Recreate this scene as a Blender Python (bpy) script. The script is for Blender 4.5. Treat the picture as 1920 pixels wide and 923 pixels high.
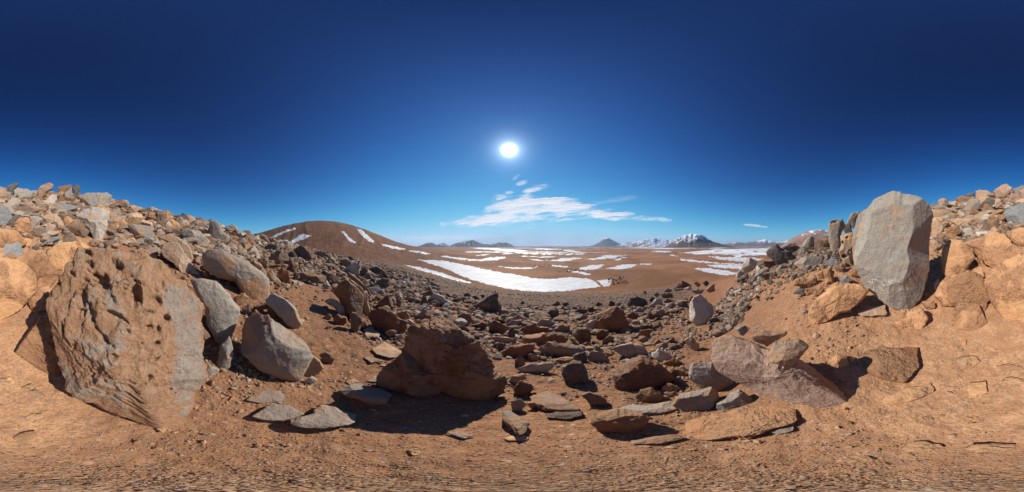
import bpy, math, random
import numpy as np
from mathutils import Vector

for o in list(bpy.data.objects):
    bpy.data.objects.remove(o)
scene = bpy.context.scene
COL = scene.collection
rad = math.radians

# ------------------------------------------------------------------ camera, sky, sun, exposure
cam_data = bpy.data.cameras.new("camera")
cam = bpy.data.objects.new("camera", cam_data)
COL.objects.link(cam)
scene.camera = cam
scene.render.engine = 'CYCLES'
cam.location = (0, 0, 0)
cam.rotation_euler = (rad(90), 0, 0)
cam_data.type = 'PANO'
LAT = 90.0 * 923 / 960
for tgt in (cam_data, getattr(cam_data, 'cycles', None)):
    if tgt is not None and hasattr(tgt, 'panorama_type'):
        try:
            tgt.panorama_type = 'EQUIRECTANGULAR'
            tgt.latitude_min = rad(-LAT); tgt.latitude_max = rad(LAT)
            tgt.longitude_min = rad(-180); tgt.longitude_max = rad(180)
        except Exception as e:
            print('pano', e)
cam_data.clip_start = 0.01
cam_data.clip_end = 400000

SUN_EL, SUN_AZ = 33.8, -1.0            # degrees; azimuth clockwise from +Y
SUN_DIR = Vector((math.sin(rad(SUN_AZ)) * math.cos(rad(SUN_EL)),
                  math.cos(rad(SUN_AZ)) * math.cos(rad(SUN_EL)), math.sin(rad(SUN_EL))))
world = bpy.data.worlds.new("World")
scene.world = world
world.use_nodes = True
wn, wl = world.node_tree.nodes, world.node_tree.links
wn.clear()
wo = wn.new('ShaderNodeOutputWorld')
bg = wn.new('ShaderNodeBackground'); bg.inputs['Strength'].default_value = 0.10
sky = wn.new('ShaderNodeTexSky'); sky.sky_type = 'NISHITA'; sky.sun_disc = False
sky.sun_elevation = rad(SUN_EL); sky.sun_rotation = rad(SUN_AZ)
sky.altitude = 4800; sky.air_density = 1.0; sky.dust_density = 0.35; sky.ozone_density = 2.6
# deepen the sky as a polariser and the thin air of high altitude do: one response curve per channel
sepc = wn.new('ShaderNodeSeparateColor'); comb = wn.new('ShaderNodeCombineColor')
wl.new(sky.outputs[0], sepc.inputs[0])
def _wm(op, a, b):
    n = wn.new('ShaderNodeMath'); n.operation = op
    for i, v in enumerate((a, b)):
        if isinstance(v, (int, float)): n.inputs[i].default_value = v
        else: wl.new(v, n.inputs[i])
    return n.outputs[0]
for i, (A, g, B) in enumerate(((0.25, 2.4, 0.04), (0.54, 2.4, 0.078), (0.53, 2.25, 0.060))):
    p = _wm('POWER', sepc.outputs[i], g)
    wl.new(_wm('DIVIDE', _wm('MULTIPLY', p, A), _wm('ADD', _wm('MULTIPLY', p, B), 1.0)), comb.inputs[i])
# the sun's own disc and the bright aureole round it
tc = wn.new('ShaderNodeTexCoord')
dot = wn.new('ShaderNodeVectorMath'); dot.operation = 'DOT_PRODUCT'
dot.inputs[1].default_value = SUN_DIR
wl.new(tc.outputs['Generated'], dot.inputs[0])
ac = wn.new('ShaderNodeMath'); ac.operation = 'ARCCOSINE'; wl.new(dot.outputs['Value'], ac.inputs[0])
def wmath(op, a, b=None):
    n = wn.new('ShaderNodeMath'); n.operation = op
    for i, v in enumerate((a, b)):
        if v is None: continue
        if isinstance(v, (int, float)): n.inputs[i].default_value = v
        else: wl.new(v, n.inputs[i])
    return n.outputs[0]
def glow(width_deg, amp, power=1.0):
    q = wmath('DIVIDE', ac.outputs[0], rad(width_deg))
    q = wmath('POWER', q, power)
    q = wmath('MULTIPLY', q, -1.0)
    return wmath('MULTIPLY', wmath('EXPONENT', q), amp)
g1 = glow(1.25, 200.0, 2.0)
g2 = glow(2.0, 24.0, 1.0)
g3 = glow(11.0, 0.95, 1.0)
gs = wmath('ADD', wmath('ADD', g1, g2), g3)
gc = wn.new('ShaderNodeMix'); gc.data_type = 'RGBA'; gc.blend_type = 'MULTIPLY'; gc.inputs['Factor'].default_value = 1
gc.inputs[6].default_value = (0.66, 0.84, 1.0, 1)
wl.new(gs, gc.inputs[7])
addn = wn.new('ShaderNodeMix'); addn.data_type = 'RGBA'; addn.blend_type = 'ADD'; addn.inputs['Factor'].default_value = 1
wl.new(comb.outputs[0], addn.inputs[6]); wl.new(gc.outputs[2], addn.inputs[7])
wl.new(addn.outputs[2], bg.inputs['Color'])
wl.new(bg.outputs[0], wo.inputs[0])

sd = bpy.data.lights.new("sun", 'SUN'); sd.energy = 5.0; sd.angle = rad(0.5); sd.color = (1.0, 0.95, 0.86)
so = bpy.data.objects.new("sun", sd); COL.objects.link(so)
so.rotation_euler = SUN_DIR.to_track_quat('Z', 'Y').to_euler()

vs = scene.view_settings
vs.view_transform = 'Standard'; vs.look = 'None'; vs.exposure = 0.12; vs.gamma = 1.0; vs.use_curve_mapping = False
scene.cycles.max_bounces = 5
scene.cycles.diffuse_bounces = 3
scene.cycles.transparent_max_bounces = 16
scene.cycles.volume_bounces = 0

# ------------------------------------------------------------------ numpy helpers
def ss(a, b, x):
    t = np.clip((x - a) / (b - a), 0, 1); return t * t * (3 - 2 * t)

def _hash(ix, iy, iz, seed):
    h = (ix.astype(np.uint32) * np.uint32(374761393) + iy.astype(np.uint32) * np.uint32(668265263)
         + iz.astype(np.uint32) * np.uint32(2147483647) + np.uint32((seed * 974711) & 0xffffffff))
    h = (h ^ (h >> np.uint32(13))) * np.uint32(1274126177)
    h = h ^ (h >> np.uint32(16))
    h = h * np.uint32(2246822519)
    return (h ^ (h >> np.uint32(15))).astype(np.float64) / 4294967295.0

def vnoise(p, seed=0):
    """value noise on (n,3) points, range -1..1"""
    f = np.floor(p); i = f.astype(np.int64); t = p - f
    t = t * t * t * (t * (t * 6 - 15) + 10)
    r = 0
    for dx in (0, 1):
        wx = t[:, 0] if dx else 1 - t[:, 0]
        for dy in (0, 1):
            wy = t[:, 1] if dy else 1 - t[:, 1]
            for dz in (0, 1):
                wz = t[:, 2] if dz else 1 - t[:, 2]
                r = r + wx * wy * wz * _hash(i[:, 0] + dx, i[:, 1] + dy, i[:, 2] + dz, seed)
    return r * 2 - 1

def fbm(p, octv=4, seed=0, ridge=False, gain=0.5):
    a, s, tot = 1.0, 0.0, 0.0
    q = p.copy()
    for o in range(octv):
        n = vnoise(q + o * 17.3, seed + o)
        if ridge: n = 1 - 2 * np.abs(n)
        s = s + a * n; tot += a; a *= gain; q = q * 2.03
    return s / tot

def mesh_obj(name, verts, faces, mat=None, parent=None, smooth=True):
    me = bpy.data.meshes.new(name)
    verts = np.asarray(verts, dtype=np.float32); faces = np.asarray(faces, dtype=np.int32)
    me.vertices.add(len(verts)); me.vertices.foreach_set('co', verts.ravel())
    k = faces.shape[1]
    me.loops.add(faces.size); me.loops.foreach_set('vertex_index', faces.ravel())
    me.polygons.add(len(faces))
    me.polygons.foreach_set('loop_start', np.arange(0, faces.size, k, dtype=np.int32))
    me.polygons.foreach_set('loop_total', np.full(len(faces), k, dtype=np.int32))
    me.update(calc_edges=True)
    me.validate()
    me.polygons.foreach_set('use_smooth', np.full(len(me.polygons), smooth, dtype=bool))
    o = bpy.data.objects.new(name, me); COL.objects.link(o)
    if mat: me.materials.append(mat)
    if parent: o.parent = parent
    return o

def tag(o, label=None, cat=None, group=None, kind=None):
    if label: o['label'] = label
    if cat: o['category'] = cat
    if group: o['group'] = group
    if kind: o['kind'] = kind
    return o

# ------------------------------------------------------------------ panorama geometry (where things stand)
def px_dir(px, py):
    az = (np.asarray(px, float) - 960) / 1920 * 2 * np.pi
    el = (461.5 - np.asarray(py, float)) / 1920 * 2 * np.pi
    return np.stack([np.sin(az) * np.cos(el), np.cos(az) * np.cos(el), np.sin(el)], -1)

# ------------------------------------------------------------------ terrain height
EYE = 1.6
VALLEY = -100.0
# skirt of the hillside: panorama column -> (slope angle in degrees, radius of its brow in metres)
SK = np.array([
 (-20, 18.6, 12), (60, 18.6, 12), (140, 17.4, 12), (200, 16.0, 13), (300, 11.6, 14), (400, 8.0, 16), (480, 4.2, 22),
 (560, 0.6, 34), (640, -2.6, 80), (700, -4.6, 120), (760, -6.8, 160), (820, -9.6, 400), (880, -13.2, 500),
 (940, -15.2, 600), (1000, -15.9, 600), (1130, -16.3, 600), (1220, -15.2, 600), (1300, -13.6, 200), (1360, -11.4, 30),
 (1400, -9.2, 12), (1440, -6.0, 7), (1480, -2.4, 5.6), (1520, 0.6, 5.0), (1560, 3.2, 5.0), (1600, 6.2, 5.8), (1660, 9.6, 7.5), (1700, 11.6, 10),
 (1760, 14.0, 11), (1820, 16.2, 12), (1900, 18.6, 12), (1940, 18.6, 12)], float)
HILL = np.array([(380, 0.0), (440, 2.6), (490, 4.6), (520, 6.2), (550, 7.6), (580, 8.4), (605, 8.62), (635, 8.1), (660, 7.0), (680, 5.9), (700, 4.5),
                 (720, 3.1), (745, 1.3), (770, 0.05), (800, -0.9), (850, -1.7), (900, -2.6), (960, -3.6), (1020, -6)], float)

def _smooth_table(tab, w):
    xs = np.arange(tab[0, 0], tab[-1, 0], 2.0)
    ker = np.hanning(w); ker /= ker.sum(); cols = [xs]
    for c in range(1, tab.shape[1]):
        v = np.interp(xs, tab[:, 0], tab[:, c]); vp = np.pad(v, w // 2, mode='edge')
        cols.append(np.convolve(vp, ker, 'valid')[:len(xs)])
    return np.stack(cols, -1)
_SK3 = np.concatenate([SK - [1920, 0, 0], SK, SK + [1920, 0, 0]]); _SK3 = _SK3[np.argsort(_SK3[:, 0])]
SK = _smooth_table(_SK3[(_SK3[:, 0] > -200) & (_SK3[:, 0] < 2120)], 27)
HILL = _smooth_table(HILL, 11)

def smax(a, b, k):
    h = np.clip(0.5 + 0.5 * (a - b) / k, 0, 1)
    return b * (1 - h) + a * h + k * h * (1 - h)

def height(x, y, detail=True):
    x = np.asarray(x, float); y = np.asarray(y, float)
    sh = x.shape
    x = x.ravel(); y = y.ravel()
    r = np.sqrt(x * x + y * y) + 1e-9
    px = 960 + np.degrees(np.arctan2(x, y)) / 360 * 1920
    px = np.where(px < -20, px + 1920, px)
    T = np.interp(px, SK[:, 0], SK[:, 1]); R = np.interp(px, SK[:, 0], SK[:, 2])
    tT = np.tan(np.radians(T)) + EYE / (R * 0.9)      # the table gives the skyline as the eye sees it
    # slope builds up away from the feet; beyond the brow the ground falls off
    w = r * r / (r * r + 1.3)
    q_ = (r - R) / (R * 0.12)
    over = (np.maximum(q_, 0) + np.log1p(np.exp(-np.abs(q_)))) * R * 0.12
    rear = ss(6, 10, T)
    fall_slope = np.where(rear > 0, (1 - rear) * -np.tan(np.radians(15.5)) + rear * 0.05, -np.tan(np.radians(15.5)))
    fall_slope = np.minimum(fall_slope, tT)
    near = -EYE + tT * w * r + (fall_slope - tT) * over
    # far side: flat valley, and the big rounded hill on the left
    H = np.interp(px, HILL[:, 0], HILL[:, 1])
    wgt = ss(380, 480, px) * (1 - ss(860, 1020, px))
    rc = 1500.0
    ridge = rc * np.tan(np.radians(H))
    prof = ss(420, rc, r) * (1 - 0.9 * ss(rc, 3200, r))
    far = VALLEY + (np.maximum(ridge - VALLEY, 0)) * prof * wgt
    z = smax(near, far, 6.0 + 0 * r)
    z = np.where(r < 60, np.where(near > far + 6, near, z), z)
    if detail:
        p = np.stack([x, y, 0 * x], -1)
        a = ss(0.25, 1.5, r)
        z = z + a * (1 - ss(40, 120, r)) * (0.085 * fbm(p * 0.9, 3, 3) + 0.03 * fbm(p * 3.5, 3, 9))
        z = z + 0.012 * fbm(p * 13, 2, 19) * (1 - ss(8, 20, r))
        z = z + ss(30, 120, r) * (1 - 0.6 * ss(250, 700, r)) * 0.9 * fbm(p / 14, 4, 5)
        z = z + ss(300, 900, r) * 5.0 * fbm(p / 160, 4, 7) * (1 - 0.5 * wgt * ss(500, 900, r))
        gl = fbm(np.stack([px * 0.045 + 1.3 * fbm(p / 420, 3, 61), r / 900, 0 * r], -1), 4, 60, True)
        z = z + wgt * ss(650, 1000, r) * 5.0 * gl * np.clip((z - VALLEY) / 60, 0, 1)
        z = z + ss(1500, 4000, r) * 22.0 * fbm(p / 1400, 4, 8) * (1 - ss(15000, 40000, r)) * (1 - wgt)
    return z.reshape(sh)

def cast(px, py, rmin=0.3, rmax=60000):
    """where the view direction of a panorama point meets the hillside (macro shape)"""
    d = px_dir(px, py)
    if d.ndim == 1: d = d[None]
    n = len(d)
    res = np.full(n, np.nan)
    ts = np.geomspace(rmin, rmax, 420)
    prev = np.zeros(n) + 1e9; pt = np.full(n, rmin)
    for t in ts:
        g = d[:, 2] * t - height(d[:, 0] * t, d[:, 1] * t, False)
        hit = np.isnan(res) & (g < 0)
        if hit.any():
            lo = pt[hit]; hi = np.full(hit.sum(), t); dd = d[hit]
            for _ in range(18):
                m = (lo + hi) / 2
                gg = dd[:, 2] * m - height(dd[:, 0] * m, dd[:, 1] * m, False)
                lo = np.where(gg > 0, m, lo); hi = np.where(gg > 0, hi, m)
            res[hit] = (lo + hi) / 2
        pt[:] = t
    return res, d

# ------------------------------------------------------------------ material helpers
class NT:
    def __init__(s, name):
        s.m = bpy.data.materials.new(name); s.m.use_nodes = True
        s.n = s.m.node_tree.nodes; s.l = s.m.node_tree.links
        s.n.clear()
        s.out = s.n.new('ShaderNodeOutputMaterial')
        s.tc = s.n.new('ShaderNodeTexCoord')
    def link(s, v, sock):
        if isinstance(v, (int, float)): sock.default_value = v
        elif isinstance(v, tuple): sock.default_value = v if len(v) == len(sock.default_value) else (*v, 1)[:len(sock.default_value)]
        else: s.l.new(v, sock)
    def math(s, op, a, b=0.0, clamp=False):
        n = s.n.new('ShaderNodeMath'); n.operation = op; n.use_clamp = clamp
        s.link(a, n.inputs[0]); s.link(b, n.inputs[1]); return n.outputs[0]
    def vmath(s, op, a, b=(0, 0, 0)):
        n = s.n.new('ShaderNodeVectorMath'); n.operation = op
        s.link(a, n.inputs[0]); s.link(b, n.inputs[1]); return n.outputs[0]
    def noise(s, vec, scale, detail=4, rough=0.6, dist=0.0):
        n = s.n.new('ShaderNodeTexNoise'); n.inputs['Scale'].default_value = scale
        n.inputs['Detail'].default_value = detail; n.inputs['Roughness'].default_value = rough
        n.inputs['Distortion'].default_value = dist
        if vec is not None: s.l.new(vec, n.inputs['Vector'])
        return n.outputs['Fac']
    def vor(s, vec, scale, feat='F1', rnd=1.0):
        n = s.n.new('ShaderNodeTexVoronoi'); n.feature = feat; n.inputs['Scale'].default_value = scale
        n.inputs['Randomness'].default_value = rnd
        s.l.new(vec, n.inputs['Vector']); return n
    def ramp(s, v, a, b, lo=0.0, hi=1.0):
        n = s.n.new('ShaderNodeMapRange'); n.clamp = True; n.interpolation_type = 'SMOOTHSTEP'
        s.link(v, n.inputs[0]); n.inputs[1].default_value = a; n.inputs[2].default_value = b
        n.inputs[3].default_value = lo; n.inputs[4].default_value = hi
        return n.outputs[0]
    def mix(s, f, a, b, mode='MIX'):
        n = s.n.new('ShaderNodeMix'); n.data_type = 'RGBA'; n.blend_type = mode
        s.link(f, n.inputs[0]); s.link(a, n.inputs[6]); s.link(b, n.inputs[7]); return n.outputs[2]
    def bump(s, h, strength, dist, nrm=None):
        n = s.n.new('ShaderNodeBump'); n.inputs['Strength'].default_value = strength; n.inputs['Distance'].default_value = dist
        s.l.new(h, n.inputs['Height'])
        if nrm is not None: s.l.new(nrm, n.inputs['Normal'])
        return n.outputs[0]
    def attr(s, name):
        n = s.n.new('ShaderNodeAttribute'); n.attribute_name = name; return n
    def bsdf(s, col, rough=0.9, nrm=None, spec=0.25):
        b = s.n.new('ShaderNodeBsdfPrincipled')
        s.link(col, b.inputs['Base Color']); s.link(rough, b.inputs['Roughness'])
        b.inputs['Specular IOR Level'].default_value = spec
        if nrm is not None: s.l.new(nrm, b.inputs['Normal'])
        s.l.new(b.outputs[0], s.out.inputs[0]); return b

def ground_material():
    t = NT('ground')
    P = t.n.new('ShaderNodeNewGeometry').outputs['Position']
    D = t.vmath('MULTIPLY', P, (1, 1, 0))
    n = t.n.new('ShaderNodeVectorMath'); n.operation = 'LENGTH'; t.l.new(D, n.inputs[0]); r = n.outputs['Value']
    near = t.ramp(r, 5.0, 14.0, 1, 0)
    # base earth: pale ochre dust close by, red brown earth further down the slope
    n1 = t.noise(P, 1.1, 5, 0.6); n2 = t.noise(P, 9, 5, 0.7); n3 = t.noise(P, 45, 4, 0.7); n0 = t.noise(P, 2.8, 6, 0.7, 0.6)
    oc = t.mix(t.ramp(n1, 0.4, 0.62), (0.43, 0.215, 0.108), (0.54, 0.29, 0.15))
    ochre_zone = t.attr('ochre').outputs['Fac']
    oc = t.mix(t.ramp(n2, 0.35, 0.7, 0, 0.6), oc, (0.60, 0.345, 0.185))
    br = t.mix(t.ramp(n2, 0.35, 0.65), (0.205, 0.092, 0.044), (0.315, 0.146, 0.070))
    c = t.mix(ochre_zone, br, oc)
    nb = t.noise(P, 0.55, 5, 0.6)
    c = t.mix(t.ramp(nb, 0.5, 0.62, 0, 0.5), c, (0.30, 0.135, 0.062))
    c = t.mix(t.ramp(n3, 0.45, 0.62, 0, 0.45), c, (0.16, 0.085, 0.05))
    c = t.mix(t.ramp(n0, 0.46, 0.62, 0, 0.75), c, t.mix(ochre_zone, (0.20, 0.105, 0.058), (0.36, 0.18, 0.09)))
    v = t.vor(P, 38); vc = t.n.new('ShaderNodeSeparateColor'); t.l.new(v.outputs['Color'], vc.inputs[0])
    c = t.mix(t.math('MULTIPLY', t.ramp(vc.outputs[0], 0.55, 0.9, 0, 0.5), near), c, t.mix(vc.outputs[1], (0.42, 0.24, 0.13), (0.2, 0.14, 0.11)))
    v5 = t.vor(P, 15); v5c = t.n.new('ShaderNodeSeparateColor'); t.l.new(v5.outputs['Color'], v5c.inputs[0])
    pebble = t.math('MULTIPLY', t.ramp(v5.outputs['Distance'], 0.26, 0.20), t.ramp(v5c.outputs[0], 0.62, 0.66))
    c = t.mix(t.math('MULTIPLY', pebble, near), c, t.mix(v5c.outputs[1], (0.50, 0.29, 0.155), (0.24, 0.17, 0.125)))
    # the gravel slope at middle distance
    g1 = t.noise(P, 1.6, 6, 0.75); g2 = t.noise(P, 0.05, 4, 0.6)
    gv = t.mix(t.ramp(g1, 0.42, 0.6), (0.105, 0.066, 0.044), (0.235, 0.145, 0.092))
    gv = t.mix(t.ramp(g2, 0.4, 0.65, 0, 0.5), gv, (0.27, 0.14, 0.075))
    gm = t.attr('gravel').outputs['Fac']
    c = t.mix(gm, c, gv)
    # the valley floor
    P3 = t.vmath('MULTIPLY', P, (0.001, 0.001, 0.001))
    f1 = t.noise(P3, 3.0, 6, 0.6, 0.4); f2 = t.noise(P3, 30, 5, 0.7)
    pl = t.mix(t.ramp(f1, 0.40, 0.60), (0.225, 0.098, 0.045), (0.375, 0.182, 0.088))
    pl = t.mix(t.ramp(t.noise(t.vmath('MULTIPLY', P, (0.004, 0.012, 0.01)), 1.5, 6, 0.7, 0.5), 0.48, 0.62, 0, 0.5), pl, (0.22, 0.115, 0.065))
    pl = t.mix(t.ramp(f2, 0.4, 0.7, 0, 0.4), pl, (0.27, 0.13, 0.065))
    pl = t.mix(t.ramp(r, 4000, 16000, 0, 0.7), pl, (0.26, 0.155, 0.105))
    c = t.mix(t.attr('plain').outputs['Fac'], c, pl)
    c = t.mix(t.math('MULTIPLY', t.attr('hill').outputs['Fac'], 0.75), c, t.mix(t.ramp(f2, 0.4, 0.6), (0.115, 0.056, 0.034), (0.20, 0.10, 0.058)))
    # thin snow lying in streaks on the valley floor
    ps = t.vmath('MULTIPLY', P, (0.00045, 0.0016, 0.0))
    s1 = t.noise(ps, 1.6, 7, 0.62, 0.3)
    s2 = t.noise(t.vmath('MULTIPLY', P, (0.00016, 0.00042, 0.0)), 1.6, 5, 0.6, 0.3)
    ff = t.ramp(r, 2500, 5000)
    s1 = t.math('ADD', t.math('MULTIPLY', s1, t.math('SUBTRACT', 1.0, ff)), t.math('MULTIPLY', s2, ff))
    zone = t.attr('snow').outputs['Fac']
    th = t.math('SUBTRACT', 0.80, t.math('MULTIPLY', zone, 0.36))
    sn = t.ramp(t.math('SUBTRACT', s1, th), -0.004, 0.02)
    sn = t.math('MULTIPLY', sn, t.ramp(zone, 0.02, 0.12))
    c = t.mix(sn, c, (0.80, 0.81, 0.84))
    # relief: grains and small stones
    b1 = t.math('ADD', t.math('MULTIPLY', t.noise(P, 60, 4, 0.75), 0.3), t.math('MULTIPLY', v.outputs['Distance'], -0.8))
    v2 = t.vor(P, 110)
    b1 = t.math('ADD', b1, t.math('MULTIPLY', v2.outputs['Distance'], -0.45))
    b1 = t.math('ADD', b1, t.math('MULTIPLY', pebble, 0.45))
    b1 = t.math('MULTIPLY', t.math('MULTIPLY', b1, near), t.ramp(r, 0.35, 1.3, 0.35, 1))
    nr = t.bump(b1, 0.42, 0.02)
    nr = t.bump(t.math('MULTIPLY', t.noise(P, 5, 5, 0.6), near), 0.4, 0.07, nr)
    nr = t.bump(t.math('MULTIPLY', g1, gm), 0.8, 0.35, nr)
    nr = t.bump(t.math('MULTIPLY', f2, t.attr('plain').outputs['Fac']), 0.35, 8.0, nr)
    t.bsdf(c, 0.95, nr, 0.12)
    return t.m

def set_attr(me, name, vals):
    a = me.attributes.new(name, 'FLOAT', 'POINT'); a.data.foreach_set('value', np.asarray(vals, np.float32).ravel())

def build_ground():
    rr = np.concatenate([[0.0], np.geomspace(0.06, 0.7, 30)[:-1], np.geomspace(0.7, 12, 330)[:-1], np.geomspace(12, 400, 170)[:-1], np.geomspace(400, 4000, 110)[:-1], np.geomspace(4000, 60000, 55)])
    na = 1500
    az = np.linspace(-np.pi, np.pi, na, endpoint=False)
    R, A = np.meshgrid(rr, az, indexing='ij')
    X = R * np.sin(A); Y = R * np.cos(A)
    Z = height(X, Y)
    X = X[1:].ravel(); Y = Y[1:].ravel(); z0 = Z[0, 0]; Zr = Z[1:].ravel()
    V = np.concatenate([[[0, 0, z0]], np.stack([X, Y, Zr], -1)])
    nr = len(rr) - 1
    i = np.arange(nr - 1)[:, None]; j = np.arange(na)[None]
    a = 1 + i * na + j; b = 1 + i * na + (j + 1) % na
    F = np.stack([a, a + na, b + na, b], -1).reshape(-1, 4)
    jj = np.arange(na)
    # centre fan as degenerate-free quads is awkward: pairs of triangles become quads
    C = np.stack([np.zeros(na // 2, int), 1 + jj[0::2], 1 + jj[1::2], 1 + (jj[1::2] + 1) % na], -1)
    F = np.concatenate([F[:, ::-1], C])
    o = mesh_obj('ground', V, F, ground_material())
    tag(o, kind='structure')
    me = o.data
    x, y = V[:, 0], V[:, 1]; r = np.hypot(x, y) + 1e-6
    px = 960 + np.degrees(np.arctan2(x, y)) / 360 * 1920
    p = np.stack([x, y, 0 * x], -1)
    nz = fbm(p * 0.7, 3, 41)
    # ochre dust: behind and beside the viewer, and under the feet
    back = np.clip(np.maximum(1 - ss(60, 330, px), ss(1380, 1560, px)), 0, 1)
    och = np.clip(np.maximum(back * (1 - ss(7, 14, r)), 0.45 * (1 - ss(0.7, 1.7, r))) + 0.25 * nz, 0, 1)
    set_attr(me, 'ochre', och)
    front = ss(520, 640, px) * (1 - ss(1180, 1330, px))
    plain = ss(-8, 4, VALLEY + 12 - V[:, 2] + 3 * fbm(p / 20, 3, 6)) 
    hill = ss(380, 480, px) * (1 - ss(860, 1020, px)) * ss(430, 520, r)
    plain = np.maximum(plain, hill); plain = np.maximum(plain, ss(600, 900, r))
    set_attr(me, 'plain', plain)
    set_attr(me, 'hill', ss(380, 480, px) * (1 - ss(760, 900, px)) * ss(560, 800, r))
    set_attr(me, 'gravel', np.clip(ss(6, 16, r + 3 * nz) * ss(440, 560, px) * (1 - ss(1250, 1340, px)), 0, 1))
    cover = 0.62 * ss(900, 2600, r) + 0.10 * ss(2500, 6000, r)
    cover = cover * (0.35 + 0.65 * ss(840, 900, px)) * (1 - 0.55 * ss(1120, 1180, px) * (1 - ss(1260, 1300, px)) * (1 - ss(2500, 5000, r)))
    cover = cover * (0.25 + 0.75 * ss(4000, 900, 0 * r) ) if False else cover
    cover = cover + 0.45 * ss(1285, 1320, px) * ss(500, 800, r) * (1 - ss(3000, 8000, r))
    cover = cover * (1 - hill * (px < 830)) * (1 - ss(1480, 1500, px)) * ss(300, 500, px)
    set_attr(me, 'snow', np.clip(cover, 0, 1))
    return o
build_ground()
# ------------------------------------------------------------------ rock materials
def rock_material(name, base, alt, stain, stain_amt=0.4, speck=0.35, dust=0.25, bump=1.0, rough=0.88, dustcol=(0.42, 0.235, 0.125), patchcol=(0.42, 0.215, 0.10), veins=False, cracks=False):
    t = NT(name)
    g = t.n.new('ShaderNodeNewGeometry'); P = g.outputs['Position']
    oi = t.n.new('ShaderNodeObjectInfo'); rnd = oi.outputs['Random']
    off = t.n.new('ShaderNodeCombineXYZ'); t.l.new(t.math('MULTIPLY', rnd, 37.0), off.inputs[0]); t.l.new(t.math('MULTIPLY', rnd, 91.0), off.inputs[2])
    Q = t.vmath('ADD', P, off.outputs[0])
    a = t.noise(Q, 2.2, 5, 0.62, 0.3); b = t.noise(Q, 11, 6, 0.72); c3 = t.noise(Q, 70, 4, 0.75)
    c = t.mix(t.ramp(b, 0.36, 0.64), base, alt)
    st = t.math('ADD', t.math('MULTIPLY', a, 0.75), t.math('MULTIPLY', b, 0.35))
    th = t.math('ADD', 0.66 - 0.22 * stain_amt, t.math('MULTIPLY', t.math('SUBTRACT', rnd, 0.5), 0.10))
    sm = t.ramp(t.math('SUBTRACT', st, th), -0.035, 0.06, 0, 0.92)
    c = t.mix(sm, c, stain)
    pa = t.attr('patch').outputs['Fac']
    pm = t.ramp(t.math('ADD', pa, t.math('ADD', t.math('MULTIPLY', t.math('SUBTRACT', b, 0.5), 1.3), t.math('MULTIPLY', t.math('SUBTRACT', a, 0.5), 2.6))), 0.25, 0.85)
    pm = t.math('MULTIPLY', pm, 0.74); c = t.mix(pm, c, t.mix(t.ramp(b, 0.36, 0.64), patchcol, tuple(x * 1.22 for x in patchcol)))
    # fine dark and light grains
    c = t.mix(t.ramp(c3, 0.5, 0.68, 0, speck), c, t.mix(0.55, c, (0.03, 0.025, 0.022)))
    c = t.mix(t.ramp(c3, 0.46, 0.34, 0, speck * 0.7), c, t.mix(0.5, c, (0.62, 0.56, 0.50)))
    # dust settled on the ledges that face up
    sp = t.n.new('ShaderNodeSeparateXYZ'); t.l.new(g.outputs['Normal'], sp.inputs[0])
    du = t.math('MULTIPLY', t.ramp(sp.outputs[2], 0.45, 0.95), t.ramp(a, 0.38, 0.6, 0.15, dust * 2))
    c = t.mix(t.math('MINIMUM', du, 0.85), c, dustcol)
    if veins:
        vv = t.n.new('ShaderNodeTexVoronoi'); vv.feature = 'DISTANCE_TO_EDGE'; vv.inputs['Scale'].default_value = 5.5
        wp = t.n.new('ShaderNodeVectorMath'); wp.operation = 'ADD'; t.l.new(P, wp.inputs[0])
        wc = t.n.new('ShaderNodeTexNoise'); wc.inputs['Scale'].default_value = 7; t.l.new(P, wc.inputs['Vector'])
        ws = t.n.new('ShaderNodeVectorMath'); ws.operation = 'SCALE'; ws.inputs[3].default_value = 0.25; t.l.new(wc.outputs['Color'], ws.inputs[0]); t.l.new(ws.outputs[0], wp.inputs[1])
        t.l.new(wp.outputs[0], vv.inputs['Vector'])
        vm_ = t.math('MULTIPLY', t.ramp(vv.outputs['Distance'], 0.03, 0.008), t.attr('veins').outputs['Fac'])
        c = t.mix(t.math('MULTIPLY', vm_, t.ramp(b, 0.45, 0.55)), c, (0.62, 0.58, 0.53))
    hv = t.n.new('ShaderNodeHueSaturation'); t.l.new(c, hv.inputs['Color'])
    t.l.new(t.math('ADD', 0.84, t.math('MULTIPLY', rnd, 0.34)), hv.inputs['Value'])
    v = t.vor(Q, 26, 'F1'); vm = t.ramp(v.outputs['Distance'], 0.0, 0.32)
    pit = t.math('MULTIPLY', vm, t.ramp(a, 0.42, 0.6, 0.05, 0.7))
    h = t.math('ADD', t.math('MULTIPLY', b, 1.0), t.math('MULTIPLY', pit, 0.35))
    n1 = t.bump(h, 0.75 * bump, 0.035)
    if cracks:
        cv = t.n.new('ShaderNodeTexVoronoi'); cv.feature = 'DISTANCE_TO_EDGE'; cv.inputs['Scale'].default_value = 1.9
        cn = t.n.new('ShaderNodeTexNoise'); cn.inputs['Scale'].default_value = 4; cn.inputs['Detail'].default_value = 5; t.l.new(Q, cn.inputs['Vector'])
        cs = t.n.new('ShaderNodeVectorMath'); cs.operation = 'SCALE'; cs.inputs[3].default_value = 0.8; t.l.new(cn.outputs['Color'], cs.inputs[0])
        t.l.new(t.vmath('ADD', Q, cs.outputs[0]), cv.inputs['Vector'])
        n1 = t.bump(t.math('MULTIPLY', t.ramp(cv.outputs['Distance'], 0.0, 0.028), t.ramp(a, 0.47, 0.60)), 0.7, 0.03, n1)
    n1 = t.bump(t.noise(Q, 5.0, 3, 0.6), 0.5 * bump, 0.06, n1)
    n1 = t.bump(t.noise(Q, 48, 6, 0.8), 0.6 * bump, 0.010, n1)
    t.bsdf(hv.outputs[0], rough, n1, 0.22)
    return t.m

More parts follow.
